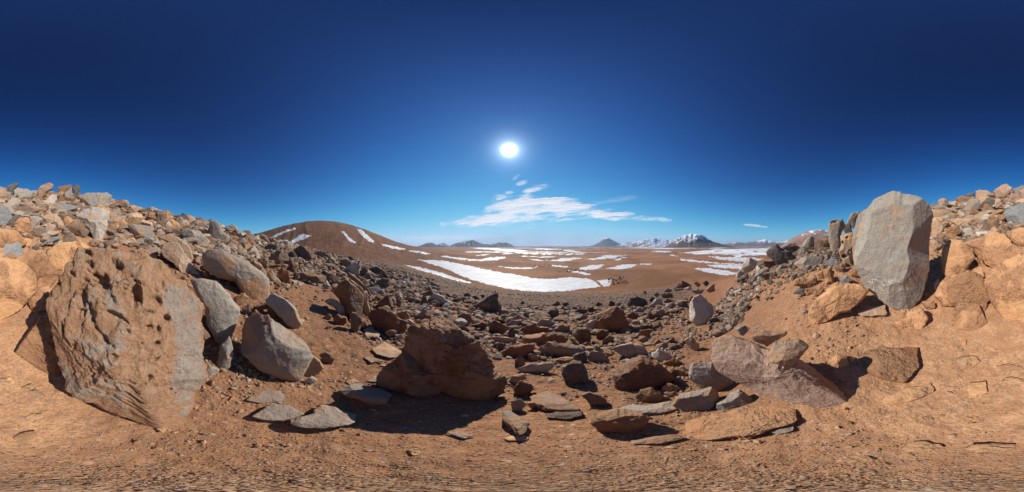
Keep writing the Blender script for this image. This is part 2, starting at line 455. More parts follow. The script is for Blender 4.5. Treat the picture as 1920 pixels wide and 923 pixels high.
OCH = (0.43, 0.225, 0.105)
RM = {
 'grey':  rock_material('grey_rock', (0.255, 0.215, 0.18), (0.33, 0.285, 0.24), (0.42, 0.25, 0.14), 0.25),
 'gox':   rock_material('grey_rock_ochre_stained', (0.27, 0.225, 0.185), (0.34, 0.285, 0.225), (0.40, 0.255, 0.155), 0.45),
 'pale':  rock_material('pale_rock', (0.42, 0.36, 0.30), (0.50, 0.43, 0.36), (0.45, 0.31, 0.21), 0.35, 0.25),
 'white': rock_material('white_rock', (0.66, 0.61, 0.54), (0.74, 0.70, 0.64), (0.6, 0.5, 0.4), 0.3, 0.15),
 'tan':   rock_material('tan_rock', (0.35, 0.235, 0.155), (0.42, 0.30, 0.21), (0.46, 0.27, 0.15), 0.5),
 'pink':  rock_material('pinkish_rock', (0.35, 0.22, 0.155), (0.42, 0.285, 0.205), (0.32, 0.18, 0.11), 0.4),
 'ochre': rock_material('ochre_rock', (0.54, 0.275, 0.125), (0.60, 0.335, 0.165), (0.37, 0.185, 0.095), 0.7, 0.35, 0.3, 1.2, 0.92, (0.60, 0.37, 0.20), cracks=True),
 'orange': rock_material('orange_rock', (0.43, 0.19, 0.085), (0.50, 0.24, 0.115), (0.32, 0.155, 0.08), 0.6, 0.4, 0.4, 1.5, cracks=True),
 'rust':  rock_material('rusty_rock', (0.22, 0.092, 0.045), (0.30, 0.132, 0.062), (0.15, 0.082, 0.055), 0.45),
 'brown': rock_material('brown_rock', (0.175, 0.108, 0.072), (0.24, 0.152, 0.104), (0.28, 0.15, 0.08), 0.45),
 'dark':  rock_material('dark_rock', (0.085, 0.070, 0.060), (0.13, 0.108, 0.09), (0.22, 0.13, 0.08), 0.3),
 'blue':  rock_material('blue_grey_rock', (0.21, 0.205, 0.20), (0.27, 0.265, 0.255), (0.36, 0.24, 0.15), 0.15),
}

# ------------------------------------------------------------------ rock bodies
import bmesh
_ICO = {}
def ico(level):
    if level not in _ICO:
        bm = bmesh.new(); bmesh.ops.create_icosphere(bm, subdivisions=level, radius=1.0)
        bm.verts.ensure_lookup_table()
        v = np.array([x.co[:] for x in bm.verts]); f = np.array([[q.index for q in p.verts] for p in bm.faces])
        bm.free(); _ICO[level] = (v / np.linalg.norm(v, axis=1, keepdims=True), f)
    return _ICO[level]

def polar_outline(poly):
    """poly (n,2) round its centroid -> function angle -> radius"""
    n = len(poly); x, y = poly[:, 0], poly[:, 1]; x2, y2 = np.roll(x, -1), np.roll(y, -1)
    cr = x * y2 - x2 * y; A = cr.sum() / 2
    c = np.array([((x + x2) * cr).sum(), ((y + y2) * cr).sum()]) / (6 * A)
    q = poly - c; q2 = np.roll(q, -1, axis=0)
    K = 720
    th = np.linspace(-np.pi, np.pi, K, endpoint=False)
    R = np.zeros(K)
    d = np.stack([np.cos(th), np.sin(th)], -1)
    for a, b in zip(q, q2):
        e = b - a
        den = d[:, 0] * e[1] - d[:, 1] * e[0]
        den = np.where(np.abs(den) < 1e-12, 1e-12, den)
        t = (a[0] * e[1] - a[1] * e[0]) / den
        s = (a[0] * d[:, 1] - a[1] * d[:, 0]) / den
        ok = (t > 0) & (s >= -1e-6) & (s <= 1 + 1e-6)
        R = np.where(ok & (t > R), t, R)
    R = np.where(R <= 0, np.sqrt(abs(A) / np.pi) * 0.5, R)
    k = 6
    Rp = np.concatenate([R[-k:], R, R[:k]])
    ker = np.hanning(2 * k + 1); ker /= ker.sum()
    Rs = np.convolve(Rp, ker, 'valid')
    return c, abs(A), th, 0.35 * R + 0.65 * Rs

def rock_body(level, outline, kf, kb, p, seed, facets=11, rough=1.0, planes=None, fstr=0.26, crag=0.0, ledge=0.0):
    """unit rock: returns local (u, v, w) coordinates, w away from the front"""
    c, A, th, R = outline
    n, f = ico(level)
    n = n.copy()
    rng = np.random.RandomState(seed)
    ang = np.arctan2(n[:, 1], n[:, 0])
    rho = np.hypot(n[:, 0], n[:, 1])
    s = (rho ** p + np.abs(n[:, 2]) ** p) ** (-1.0 / p)
    m = n * s[:, None]
    Ri = np.interp(ang, np.append(th, np.pi), np.append(R, R[0]))
    size = math.sqrt(A / math.pi)
    # broken, uneven outline
    ring = np.stack([np.cos(ang), np.sin(ang), 0 * ang], -1)
    Ri = Ri * (1 + ss(0.55, 0.97, rho) * rough * (0.045 * fbm(ring * 2.6 + seed, 2, seed + 3) + 0.03 * fbm(ring * 8 + seed, 3, seed + 4, True)))
    # fold facets in: cut the body with planes, mostly in front and behind
    fac = np.ones(len(n))
    pls = list(planes or [])
    for k in range(facets):
        v = rng.normal(size=3); v /= np.linalg.norm(v)
        d = 0.975 - fstr * abs(v[2]) * rng.rand() - 0.09 * rng.rand()
        pls.append((v[0], v[1], v[2], d))
    for (a, b, cc, d) in pls:
        v = np.array([a, b, cc], float); v /= np.linalg.norm(v)
        q = m @ v
        fac = np.minimum(fac, np.where(q > 1e-3, d / np.maximum(q, 1e-3), 9))
    m = m * fac[:, None]
    fr = 4.0 / (1 + 0 * size)
    N = fbm(n * 1.5 + seed * 3.1, 3, seed)
    Rg = fbm(n * 3.6 + seed * 1.7, 4, seed + 50, True)
    amp = rough * (0.05 * N + 0.042 * (Rg - 0.1))
    if level >= 6: amp = amp + rough * 0.016 * fbm(n * 17 + seed, 3, seed + 9)
    if crag: amp = amp + crag * (fbm(n * 5.5 + seed, 5, seed + 70, True, 0.6) - 0.15) + crag * 0.7 * np.minimum(fbm(n * 9 + seed, 3, seed + 71), 0.1)
    if ledge:
        lv = (n[:, 1] + 0.25 * n[:, 0]) * 3.3 + 0.9 * N + 0.35 * fbm(n * 5 + seed, 3, seed + 33) + seed
        lf = lv - np.floor(lv); amp = amp + ledge * (np.where(lf < 0.82, lf / 0.82, (1 - lf) / 0.18) - 0.5)
    edge = np.clip(np.abs(m[:, 2]) * 1.6, 0.35, 1)
    m = m * (1 + amp * edge)[:, None]
    U = m[:, 0] * Ri + c[0]; V = m[:, 1] * Ri + c[1]
    W = np.where(m[:, 2] > 0, m[:, 2] * kb * size, m[:, 2] * kf * size)
    return np.stack([U, V, W], -1), f, size

FR = dict(A=(0, 320, 3.0775), B=(0, 560, 2.5425), C=(360, 380, 3.0775), D=(360, 600, 2.8575), E=(700, 480, 3.0775),
          F=(700, 640, 3.2625), G=(1050, 480, 3.0775), H=(1050, 640, 3.2625), I=(1400, 340, 3.296), J=(1640, 330, 3.182),
          K=(1400, 600, 2.858), a=(600, 480, 5.77), b=(780, 500, 5.77), c=(960, 530, 5.77), d=(1140, 500, 5.77),
          e=(400, 400, 5.77), f=(0, 330, 5.77), g=(200, 370, 5.77), h=(1380, 400, 5.77), P=(0, 0, 1.0))

def parse(fr, s):
    x0, y0, k = FR[fr]
    pts = np.array([[float(v) for v in w.split(',')] for w in s.split()])
    return pts / k + np.array([x0, y0])

def tangent_at(x, y, e=0.15):
    hx = (height(x + e, y, False) - height(x - e, y, False)) / (2 * e)
    hy = (height(x, y + e, False) - height(x, y - e, False)) / (2 * e)
    n = np.array([-float(hx), -float(hy), 1.0]); return n / np.linalg.norm(n)

ROCKS = []   # bookkeeping for the labels
def place_rock(polys, mode, kind, seed, name='boulder', kf=0.42, kb=0.95, p=3.1, facets=20, rough=1.3, th=0.22,
               pits=(), dist=None, planes=None, fstr=0.5, crag=0.0, ledge=None, mat=None, patch=(), attr_name='patch', on=None, ext=0.14, maxd=None, push=0.35, lvl=None):
    """polys: outlines as seen (panorama columns and rows); the rock is put on the hillside where its foot meets it"""
    if ledge is None: ledge = {'rust': 0.045, 'brown': 0.045, 'dark': 0.04, 'orange': 0.03, 'grey': 0.022, 'tan': 0.03}.get(kind, 0.0)
    if on:      # rests on another rock: find that rock's surface behind its foot
        from mathutils.bvhtree import BVHTree
        tgt = [r for r in ROCKS if r.get('lm') == on][0]['o']
        bv = BVHTree.FromPolygons([tgt.location + v.co for v in tgt.data.vertices], [tuple(p.vertices) for p in tgt.data.polygons])
        lw = np.concatenate(polys); lw = lw[np.argmax(lw[:, 1])] - [0, 2]
        hit = bv.ray_cast(Vector((0, 0, 0)), Vector(px_dir(lw[0], lw[1])))
        print('on', on, hit[3])
        if hit[3]: dist = hit[3]
    VV, FF = [], []; off = 0; loc = None; PT = None
    allp = np.concatenate(polys)
    low = allp[np.argmax(allp[:, 1])]
    pxarea = 0
    for i, poly in enumerate(polys):
        x, y = poly[:, 0], poly[:, 1]
        Apx = abs((x * np.roll(y, -1) - np.roll(x, -1) * y).sum()) / 2
        pxarea += Apx
        q = math.sqrt(Apx)
        level = lvl or (7 if q > 110 else 6 if q > 42 else 5 if q > 17 else 4)
        # signed orientation so that u is right and v is up
        cpx = (poly.min(0) + poly.max(0)) / 2
        dc = px_dir(*cpx)
        D = px_dir(poly[:, 0], poly[:, 1])
        if mode == 'F':
            cc = poly.mean(0)
            t, d = cast(cc[0], cc[1]); t = float(t[0])
            if np.isnan(t): mode = 'B'
        if mode == 'F':
            g = d[0] * t
            n = tangent_at(g[0], g[1])
            s0 = t * math.sqrt(Apx) / 1920 * 2 * math.pi
            o = g + n * th * s0 * 0.45
            w = -n
            u = np.cross(dc, n); u /= np.linalg.norm(u); v = np.cross(n, u)
            T = (o @ n) / (D @ n)
            ok = (T > 0) & (T < t * 3)
            T = np.where(ok, T, t * 1.2)
            hit = D * T[:, None] - o
            pl = np.stack([hit @ u, hit @ v], -1)
            out = polar_outline(pl)
            loc_, F_, size = rock_body(level, out, th * 0.8, th * 1.6, max(p, 3.4), seed + i, facets, rough * 0.8, planes, fstr, crag, ledge)
            Wd = o + loc_[:, :1] * u + loc_[:, 1:2] * v + loc_[:, 2:] * w
            center = o
        else:
            t = None; extra = 0.0
            if dist is None:
                tt, d = cast(low[0], low[1]); t = float(tt[0])
                px = low[0] if low[0] >= -100 else low[0] + 1920
                brow = float(np.interp(px, SK[:, 0], SK[:, 2]))
                if np.isnan(t) or (maxd and t > maxd) or t > brow * 1.25:
                    t = brow * 0.95
                    if maxd: t = min(t, maxd)
                    # reach down to the ground hidden behind the rocks in front
                    az_ = (low[0] - 960) / 1920 * 2 * math.pi
                    gz = float(height(t * math.sin(az_), t * math.cos(az_), False))
                    gy = 461.5 - math.degrees(math.atan2(gz, t)) / 360 * 1920
                    extra = float(np.clip(gy + 3 - low[1], 0, 7))
            else: t = dist
            dl = px_dir(*low)
            hz = np.array([dc[0], dc[1], 0]); hz /= np.linalg.norm(hz)
            N = hz * 0.5 + dc * 0.5; N /= np.linalg.norm(N)
            q0 = t * math.sqrt(Apx / math.pi) / 1920 * 2 * math.pi
            pxl = low[0] if low[0] >= -100 else low[0] + 1920
            steep = float(ss(-8, 0, np.interp(pxl, SK[:, 0], SK[:, 1])))
            o = dl * t + N * q0 * kf * ((0.3 + push) * (1 - steep) - 0.10 * steep)
            u = np.cross(N, (0, 0, 1)); u /= np.linalg.norm(u); v = np.cross(u, N)
            pe = poly.copy()
            hpx = pe[:, 1].max() - pe[:, 1].min()
            bot = ss(pe[:, 1].max() - 0.3 * hpx, pe[:, 1].max(), pe[:, 1]) * (allp[:, 1].max() - poly[:, 1].max() < 4)
            D = px_dir(pe[:, 0], pe[:, 1] + bot * (ext * hpx + extra))
            T = (o @ N) / (D @ N)
            hit = D * T[:, None] - o
            pl = np.stack([hit @ u, hit @ v], -1)
            out = polar_outline(pl)
            if kind == 'ochre' and not crag: crag = 0.022
            loc_, F_, size = rock_body(level, out, kf, kb, p, seed + i, facets, rough, planes, fstr, crag, ledge)
            # hollows and pits seen on the front
            for (hx, hy, rx, ry, ra, dep) in pits:
                dp = px_dir(hx, hy); tp = (o @ N) / (dp @ N); hp = dp * tp - o
                cu, cv = hp @ u, hp @ v
                k = tp / 1920 * 2 * math.pi
                ca, sa = math.cos(rad(ra)), math.sin(rad(ra))
                du, dv = loc_[:, 0] - cu, loc_[:, 1] - cv
                wob = 1 + 0.75 * fbm(np.stack([loc_[:, 0], loc_[:, 1], 0 * du], -1) / (k * 7) + hx, 3, 3)
                qx = (du * ca + dv * sa) / (rx * k); qy = (-du * sa + dv * ca) / (ry * k)
                qq = np.sqrt(qx * qx + qy * qy) * wob
                fr_ = loc_[:, 2] < size * 0.15
                loc_[:, 2] += np.where(fr_, (1 - ss(0.45, 1.05, qq)) * dep * 1.7 * k * min(rx, ry), 0)
            for (hx, hy, rx, ry, ra) in patch:
                dp = px_dir(hx, hy); tp = (o @ N) / (dp @ N); hp = dp * tp - o
                k = tp / 1920 * 2 * math.pi; ca, sa = math.cos(rad(ra)), math.sin(rad(ra))
                du, dv = loc_[:, 0] - hp @ u, loc_[:, 1] - hp @ v
                qq = np.hypot((du * ca + dv * sa) / (rx * k), (-du * sa + dv * ca) / (ry * k))
                PT = np.maximum(PT, 1 - ss(0.55, 1.3, qq)) if PT is not None else 1 - ss(0.55, 1.3, qq)
            Wd = o + loc_[:, :1] * u + loc_[:, 1:2] * v + loc_[:, 2:] * N
            center = o
        if loc is None: loc = center
        VV.append(Wd); FF.append(F_[:, ::-1] if False else F_ + 0); FF[-1] = F_ + off; off += len(Wd)
    V = np.concatenate(VV); Fc = np.concatenate(FF)
    V = V - loc
    o = mesh_obj(name, V, Fc, mat or RM[kind])
    # outward normals
    me = o.data
    if PT is not None: set_attr(me, attr_name, PT)
    a, b, c2 = V[Fc[0]]; 
    vol = np.einsum('ij,ij->i', V[Fc[:, 0]] - 0, np.cross(V[Fc[:, 1]], V[Fc[:, 2]])).sum()
    if vol < 0: me.flip_normals()
    o.location = Vector(loc)
    ROCKS.append(dict(o=o, poly=allp, kind=kind, area=pxarea, c=(allp.min(0) + allp.max(0)) / 2, loc=np.array(loc),
                      rad=float(np.linalg.norm(V, axis=1).max()), mode=mode))
    return o
# ------------------------------------------------------------------ the rocks one by one
# frame | outline | mode colour | options | landmark name / label
B_, F_ = 'B', 'F'
LM = {}     # landmarks: (phrase used by the neighbours' labels)
DATA = []
def L(fr, s, mode, kind, label=None, lm=None, name=None, **kw):
    DATA.append((fr, s if isinstance(s, (list, tuple)) else [s], mode, kind, label, lm, name, kw))

# --- the biggest ones
PITS = [(165,476,12,5,-30,1.6),(172,499,9,5,-30,1.6),(222,505,9,8,0,1.4),(197,531,20,11,-40,1.3),(169,528,6,5,0,1.2),(253,550,11,19,15,1.2),
        (163,560,9,20,10,1.3),(222,588,20,6,-30,1.3),(276,581,9,4,0,1.2),(273,607,6,5,0,1.5),(291,609,4,5,0,1.5),(308,594,6,6,0,1.3),(290,562,9,6,-30,1.2),
        (287,545,3,3,0,1),(298,540,4,3,0,1),(304,546,3,3,0,1),(300,534,3,3,0,1),(292,553,4,2,0,1),(141,515,8,5,-30,1.3),(114,532,7,6,0,1.3),
        (178,584,6,22,20,1.2),(200,622,5,26,38,1.1),(218,652,5,6,0,1.2),(285,636,9,5,0,1.4),(285,662,7,4,0,1.2),(268,697,14,4,35,1.1),
        (183,687,3,4,0,1.2),(322,730,3,3,0,1),(312,722,4,3,0,1),(252,715,3,3,0,1),(245,520,5,4,0,1.1),(240,612,4,4,0,1),(262,632,3,3,0,1),(232,600,5,3,-20,1),
        (128,610,5,14,10,1.2),(150,640,4,12,0,1.0),(214,560,5,9,20,1.0)]
L('P', "150,470 200,468 240,478 300,490 345,518 370,560 380,620 378,700 374,755 350,788 325,790 280,776 200,756 150,738 120,720 110,690 106,640 98,600 96,560 108,525 126,492", B_, 'pit',
  'huge rust and grey boulder riddled with dark pits and hollows, tallest rock at left', 'huge pitted boulder', kf=0.32, kb=0.9, p=2.7, facets=6, pits=PITS, rough=1.5, push=0.5, fstr=0.18, lvl=7, planes=[(0.1, -0.78, -0.62, 0.60), (-0.72, -0.3, -0.62, 0.74), (0.6, 0.1, -0.78, 0.62)], crag=0.095,
  patch=[(345,600,34,80,0),(350,700,30,80,-8),(352,770,12,16,0),(322,560,26,30,0)])
L('P', "1603,490 1606,450 1612,425 1626,397 1640,376 1660,366 1677,357 1695,365 1722,373 1738,384 1748,400 1747,470 1741,525 1731,556 1704,578 1693,579 1660,562 1628,539 1612,513", B_, 'slabm',
  'tall upright grey slab standing on its narrow end with white scratches', 'tall upright slab', name='standing_boulder', kf=0.55, kb=0.55, p=5, facets=3, fstr=0.1,
  planes=[(-0.12, 0.03, -1.0, 0.46), (0.75, 0.02, -0.66, 0.53), (-0.75, 0.35, -0.55, 0.80), (0, 0.2, 1, 0.8), (0.45, -0.55, -0.7, 0.60), (-0.3, -0.6, -0.75, 0.74), (-0.1, 0.8, -0.6, 0.84)], rough=0.7, push=0.2, lvl=7,
  patch=[(1648, 530, 32, 22, 20), (1690, 545, 20, 20, 0)], attr_name='veins', ext=0.03)
L('E', ["175,600 175,470 230,415 340,388 460,400 560,460 680,540 745,640 735,700 500,650 350,720 185,640", "350,680 390,620 480,560 545,505 620,540 700,620 745,680 790,720 780,780 620,800 380,825 310,770",
        "5,690 60,620 165,540 260,560 380,640 400,740 370,820 240,812 100,775 15,745"], B_, 'centre', 'massive brown boulder with a hollow on its top and a black shadow before it', 'massive brown boulder', kf=0.5, kb=0.8, facets=14, fstr=0.6, p=4.0,
  rough=1.6, ledge=0.10, crag=0.10, lvl=7, planes=[(-0.5, 0.1, -0.85, 0.55), (0.45, -0.3, -0.85, 0.6), (0.1, 0.7, -0.7, 0.72)])
L('P', "1341,648 1350,636 1375,632 1410,638 1445,655 1500,680 1545,705 1586,736 1540,739 1480,733 1420,726 1380,712 1350,692 1340,668", B_, 'pink',
  'broad pinkish wedge shaped boulder sloping down to the right', 'broad pinkish wedge boulder', facets=5, p=3.5, kf=0.5, kb=0.9)
L('C', "-10,445 60,438 140,455 220,530 285,610 270,660 215,760 150,770 90,700 60,590 20,540", B_, 'gox', 'big smooth grey boulder tucked behind the right edge of the pitted one', 'big smooth grey boulder', facets=6, rough=0.7)
L('C', "60,300 100,265 170,262 250,310 330,350 400,400 440,440 445,500 400,545 330,545 250,460 150,430 70,380", B_, 'gox', 'long smooth grey boulder with an orange stained right end', 'orange ended grey boulder', facets=6, rough=0.8, p=2.8, patch=[(478,540,26,22,0),(427,490,7,8,0)])
L('D', ["262,60 280,0 360,-35 480,-5 560,50 620,140 640,185 570,270 480,262 380,235 270,160"], B_, 'gox', 'split grey boulder with dark shaded front and a pebble on top', 'split grey boulder', facets=7, rough=0.8, kf=0.6)
L('D', "565,270 640,185 690,225 705,255 665,295 600,285", B_, 'tan', 'tan chunk broken off the right end of the split grey boulder', facets=7)
L('I', "405,770 440,720 500,660 560,625 700,640 755,670 700,740 600,810 430,855 385,830", B_, 'ochre', 'rough ochre boulder below the foot of the tall upright slab', 'rough ochre boulder', facets=8, rough=1.3)
L('J', "650,640 700,560 780,500 860,470 1000,490 1100,580 1110,680 1000,780 820,838 690,740", B_, 'ochre', 'largest smooth ochre boulder in the bank at the right edge', 'largest right bank boulder', facets=6, kf=0.3, rough=0.7)
L('J', "395,500 405,430 450,378 520,385 590,450 597,490 530,568 430,592 400,560", B_, 'ochre', 'rounded ochre boulder just right of the upright slab shadow', 'rounded ochre boulder', facets=5, rough=0.7)
L('J', "530,400 640,370 700,330 780,350 850,410 800,450 720,505 640,515 590,440", B_, 'ochre', 'lumpy ochre boulder above the bank at right', 'lumpy ochre boulder', facets=6, kf=0.3)
L('J', "780,350 860,305 980,330 1060,400 1000,450 880,440", B_, 'ochre', 'ochre boulder capping the bank at the right edge below a blue grey rock', facets=6, kf=0.3)
L('J', "345,720 380,640 440,595 530,590 640,650 680,720 600,770 480,755 400,760", B_, 'ochre', 'smooth ochre boulder half buried below the rounded one', 'half buried ochre boulder', facets=5, kf=0.25, rough=0.7)
L('J', "465,800 500,755 620,765 670,870 600,910 480,895", B_, 'ochre', 'ochre rock bulging from the dust below the bank', facets=5, kf=0.2, rough=0.7)
L('J', "120,870 160,800 280,790 325,850 280,900 150,905", B_, 'ochre', 'ochre rock lying just below the lower tip of the upright slab', facets=7, kf=0.35)
L('A', "85,500 200,470 290,500 350,590 290,650 150,660 95,620", B_, 'ochre', 'ochre boulder at left with a crack below it', 'cracked ochre boulder', facets=6, kf=0.3, rough=0.8)
L('A', "270,470 330,420 460,400 520,440 470,530 380,580 320,560 280,520", B_, 'ochre', 'dusty ochre boulder above the top of the pitted one', facets=6, kf=0.3, rough=0.8)
L('A', "150,730 170,690 280,665 350,740 345,790 270,795 190,805", B_, 'ochre', None, None, facets=6, kf=0.3)
L('B', "75,255 110,200 150,140 190,85 270,90 300,160 290,355 200,325", B_, 'ochre', 'flat faced ochre boulder leaning left of the pitted one', 'flat faced ochre boulder', facets=5, kf=0.25, rough=0.7)
L('J', "440,620 560,560 660,600 700,700 640,800 520,800 440,740", B_, 'ochre', None, None, facets=6, kf=0.2)
L('J', "640,430 760,400 900,430 1000,470 900,520 720,540 640,500", B_, 'ochre', None, None, facets=6, kf=0.2)
L('A', "0,520 60,470 110,520 90,600 40,620 -40,600", B_, 'ochre', None, None, facets=6, kf=0.25)
# --- rear skyline, left
L('f', "-60,150 40,125 75,150 80,230 60,290 -60,300", B_, 'pink', 'pinkish block on the skyline at the very left edge')
L('f', "80,110 175,62 205,95 160,140 130,225 85,250", B_, 'dark', 'dark slab leaning on the skyline at the left edge')
L('f', "150,160 190,125 300,135 385,180 370,230 330,265 190,290 155,215", B_, 'grey', 'pale grey skyline block with a diamond shaped scar', 'skyline block with the diamond scar')
L('f', "400,175 430,110 530,75 575,95 575,135 470,220 430,260 385,250", B_, 'pink', 'highest pointed pinkish slab on the left skyline', 'pointed skyline slab')
L('f', "470,285 560,195 620,200 625,260 595,300 480,320", B_, 'pale')
L('f', "610,130 680,95 770,97 780,130 700,165 640,165", B_, 'brown')
L('f', "690,180 775,125 785,240 760,290 700,290", B_, 'grey', 'upright grey block on the skyline left of a dark knob')
L('f', "780,130 820,90 875,105 875,135 840,210 790,250", B_, 'dark', 'dark knob on the left skyline', 'dark skyline knob')
L('f', "640,190 680,200 690,260 660,300 610,300", B_, 'brown')
L('f', "860,250 920,190 1060,170 1150,180 1210,220 1180,330 1000,370 900,330", B_, 'grey', 'broad grey boulder cresting the left skyline', 'broad crest boulder', maxd=8)
L('f', "-40,310 60,305 110,330 165,375 180,410 60,440 0,475 -40,440", B_, 'grey', 'grey slab overhanging a dark gap at the left edge', 'overhanging grey slab')
L('f', "160,360 230,320 320,350 300,400 200,400", B_, 'brown')
L('f', "145,540 210,485 330,500 350,600 300,650 200,655 140,600", B_, 'ochre', 'orange boulder among grey rocks near the left edge', 'orange boulder near the left edge')
L('f', "-10,800 60,735 190,700 250,740 245,820 215,910 60,925 -20,880", B_, 'blue', 'smooth blue grey boulder at the left edge', 'smooth blue grey boulder', rough=0.7)
L('f', "320,430 420,430 470,470 400,540 340,570", B_, 'grey')
L('f', "450,450 530,400 610,400 680,500 700,545 600,560 520,520", B_, 'tan', 'tan boulder in the middle of the left rubble slope', 'tan slope boulder')
L('f', "600,310 760,300 870,340 820,370 700,400 560,360", B_, 'blue')
L('f', "435,640 540,590 640,595 650,625 540,665 470,685", B_, 'pale')
L('f', "440,735 560,660 660,650 640,690 520,730 460,760", B_, 'blue')
L('f', "560,760 580,690 640,690 625,750", B_, 'dark')
L('f', "340,770 400,730 450,740 400,790 350,800", B_, 'dark')
L('f', "715,540 790,480 930,530 985,600 900,660 760,620", B_, 'brown', 'round brown boulder left of a pale grainy wedge', 'round brown boulder')
L('f', "820,430 900,370 1050,330 1190,380 1170,560 1090,690 1030,680 970,570 880,500", B_, 'pale', 'pale grainy wedge boulder pointing down the slope', 'pale grainy wedge')
L('f', "480,560 520,515 600,530 600,575 540,600", B_, 'pink')
L('f', "60,640 90,580 130,590 150,650 100,680", B_, 'grey')
L('f', "220,720 280,670 350,700 340,760 260,780", B_, 'ochre')
L('f', "340,360 430,330 440,380 380,400", B_, 'tan')
L('f', "420,400 520,370 560,390 480,420", B_, 'tan')
L('f', "60,300 110,245 150,290 180,330 90,330", B_, 'tan')
L('f', "190,300 300,280 380,300 340,340 240,330", B_, 'pink')
L('f', "780,280 840,250 880,290 850,330 790,310", B_, 'tan')
# --- slope left
L('g', "225,300 270,290 450,310 515,410 480,460 420,475 330,470 260,400", B_, 'grey', 'grey cornered block with one dark face on the left slope', 'grey cornered block', facets=6, planes=[(-0.7, -0.3, -0.7, 0.6), (0.2, 0.4, -0.9, 0.6)])
L('g', "580,570 620,510 720,480 790,520 860,620 960,770 1050,830 980,840 860,835 720,710 620,650", B_, 'tan', 'claw shaped tan boulder curving down to the right', 'claw shaped boulder', facets=5)
L('g', "540,440 680,400 840,450 930,560 955,660 900,680 850,600 750,520 640,480", B_, 'tan', 'tan boulder lying behind the claw shaped one')
L('g', "780,390 850,355 1000,365 1060,400 1120,510 1110,545 1000,545 900,490 800,440", B_, 'grey', 'rounded grey boulder right of the claw shaped one', 'rounded grey slope boulder')
L('g', "860,310 960,265 1050,270 1095,320 1085,385 1040,375 950,350", B_, 'grey')
L('g', "900,530 960,510 1050,540 1080,560 1040,610 930,590", B_, 'tan')
L('g', "555,190 600,165 640,180 650,225 600,240", B_, 'grey')
L('g', "650,260 720,240 750,290 720,320 670,310", B_, 'tan')
L('g', "290,570 360,550 480,580 550,640 500,670 350,670 310,630", B_, 'ochre')
L('g', "220,450 290,430 325,480 280,530 230,500", B_, 'ochre')
L('g', "430,560 460,510 535,570 490,595", B_, 'ochre')
L('g', "250,220 310,200 330,240 280,260", B_, 'rust')
L('g', "260,140 310,100 380,110 370,150 300,160", B_, 'tan')
L('g', "560,340 610,320 640,360 640,400 580,390", B_, 'pink')
L('g', "660,360 710,355 720,395 670,400", B_, 'ochre')
L('g', "780,235 830,225 845,260 800,270", B_, 'grey')
L('g', "900,225 950,215 960,245 910,250", B_, 'rust')
L('C', "88,185 105,120 135,100 160,125 175,170 215,190 215,245 150,245", B_, 'grey', 'tall pointed grey boulder on the left slope skyline', 'pointed slope boulder', facets=6)
L('e', "160,135 215,115 265,150 240,200 180,190", B_, 'tan')
L('e', "290,280 370,265 385,330 340,390 290,370", B_, 'rust', 'rust orange rock on the left slope below the skyline', 'rust orange slope rock')
L('e', "320,190 380,180 415,200 400,235 340,230", B_, 'brown')
L('e', "110,260 180,245 225,300 200,355 130,345", B_, 'brown')
L('e', "5,320 50,300 125,360 60,378 10,370", B_, 'tan')
L('e', "340,420 400,400 470,420 460,460 400,475 350,460", B_, 'tan')
L('e', "180,210 240,170 310,220 350,270 270,290 200,260", B_, 'brown')
L('e', "400,380 440,320 480,350 460,390", B_, 'grey')
L('e', "430,230 480,215 490,245 440,260", B_, 'dark')
L('e', "350,260 420,240 440,270 400,290", B_, 'tan')
L('e', "590,270 650,270 700,320 640,330", B_, 'brown')
L('e', "500,250 570,245 590,280 540,300 490,280", B_, 'brown')
L('e', "560,350 620,325 700,350 690,400 600,410 560,390", B_, 'dark')
L('e', "470,500 560,485 610,510 590,600 540,580 500,540", B_, 'brown')
L('e', "620,420 720,400 820,440 830,500 760,600 660,590 590,560 600,480", B_, 'brown', 'rough knobbly brown boulder in the left rubble', 'knobbly brown boulder', rough=1.9)
L('e', "680,330 740,380 760,400 700,400", B_, 'tan')
L('e', "310,480 360,500 370,540 320,520", B_, 'grey')
L('C', "320,360 355,330 392,345 425,400 445,470 400,470 350,400", B_, 'tan')
L('C', "430,395 462,388 512,455 500,472 445,468", B_, 'tan', 'tan block wedged right of the orange stained end', None)
L('C', "560,440 600,405 690,400 760,430 778,460 720,470 600,462", B_, 'brown', 'low brown boulder with a shaded underside', 'low brown boulder', kf=0.7)
L('C', "588,275 625,245 655,265 722,320 708,358 640,345 600,315", B_, 'dark', 'dark cornered boulder on the ridge of the left slope', 'dark cornered boulder', facets=8)
L('C', "700,290 740,275 805,300 812,325 770,332 720,312", B_, 'brown')
L('C', "530,350 570,330 620,360 590,405 545,405", B_, 'rust')
L('C', "490,405 520,370 560,400 565,445 530,462 490,435", B_, 'rust')
L('C', "420,320 440,315 450,370 420,360", B_, 'grey')
L('D', "135,230 150,140 200,90 222,160 215,240 180,258", B_, 'gox', 'small upright pointed rock standing in the gap behind the pitted boulder', facets=5)
L('D', "70,290 90,232 148,268 110,302", B_, 'pale')
L('C', "40,700 80,730 105,770 85,795 45,780", B_, 'pink')
L('C', "410,560 470,525 540,560 600,610 638,690 600,720 540,695 490,640 430,590", B_, 'gox', 'domed grey and orange boulder behind the split one', 'domed grey and orange boulder', facets=5, rough=0.7)
L('C', "430,640 440,600 480,575 508,620 490,668 440,662", B_, 'rust')
L('C', "350,600 440,570 462,590 440,612 370,622", B_, 'brown')
L('C', "285,605 340,585 348,630 295,636", B_, 'brown')
L('C', "245,545 300,520 330,545 300,580 255,585", B_, 'ochre')
L('C', "410,655 440,645 466,680 455,697 425,690", B_, 'pink', 'small pinkish stone resting on top of the split grey boulder', on='split grey boulder', push=0.0)
L('C', "335,640 370,615 400,640 360,660", B_, 'rust')
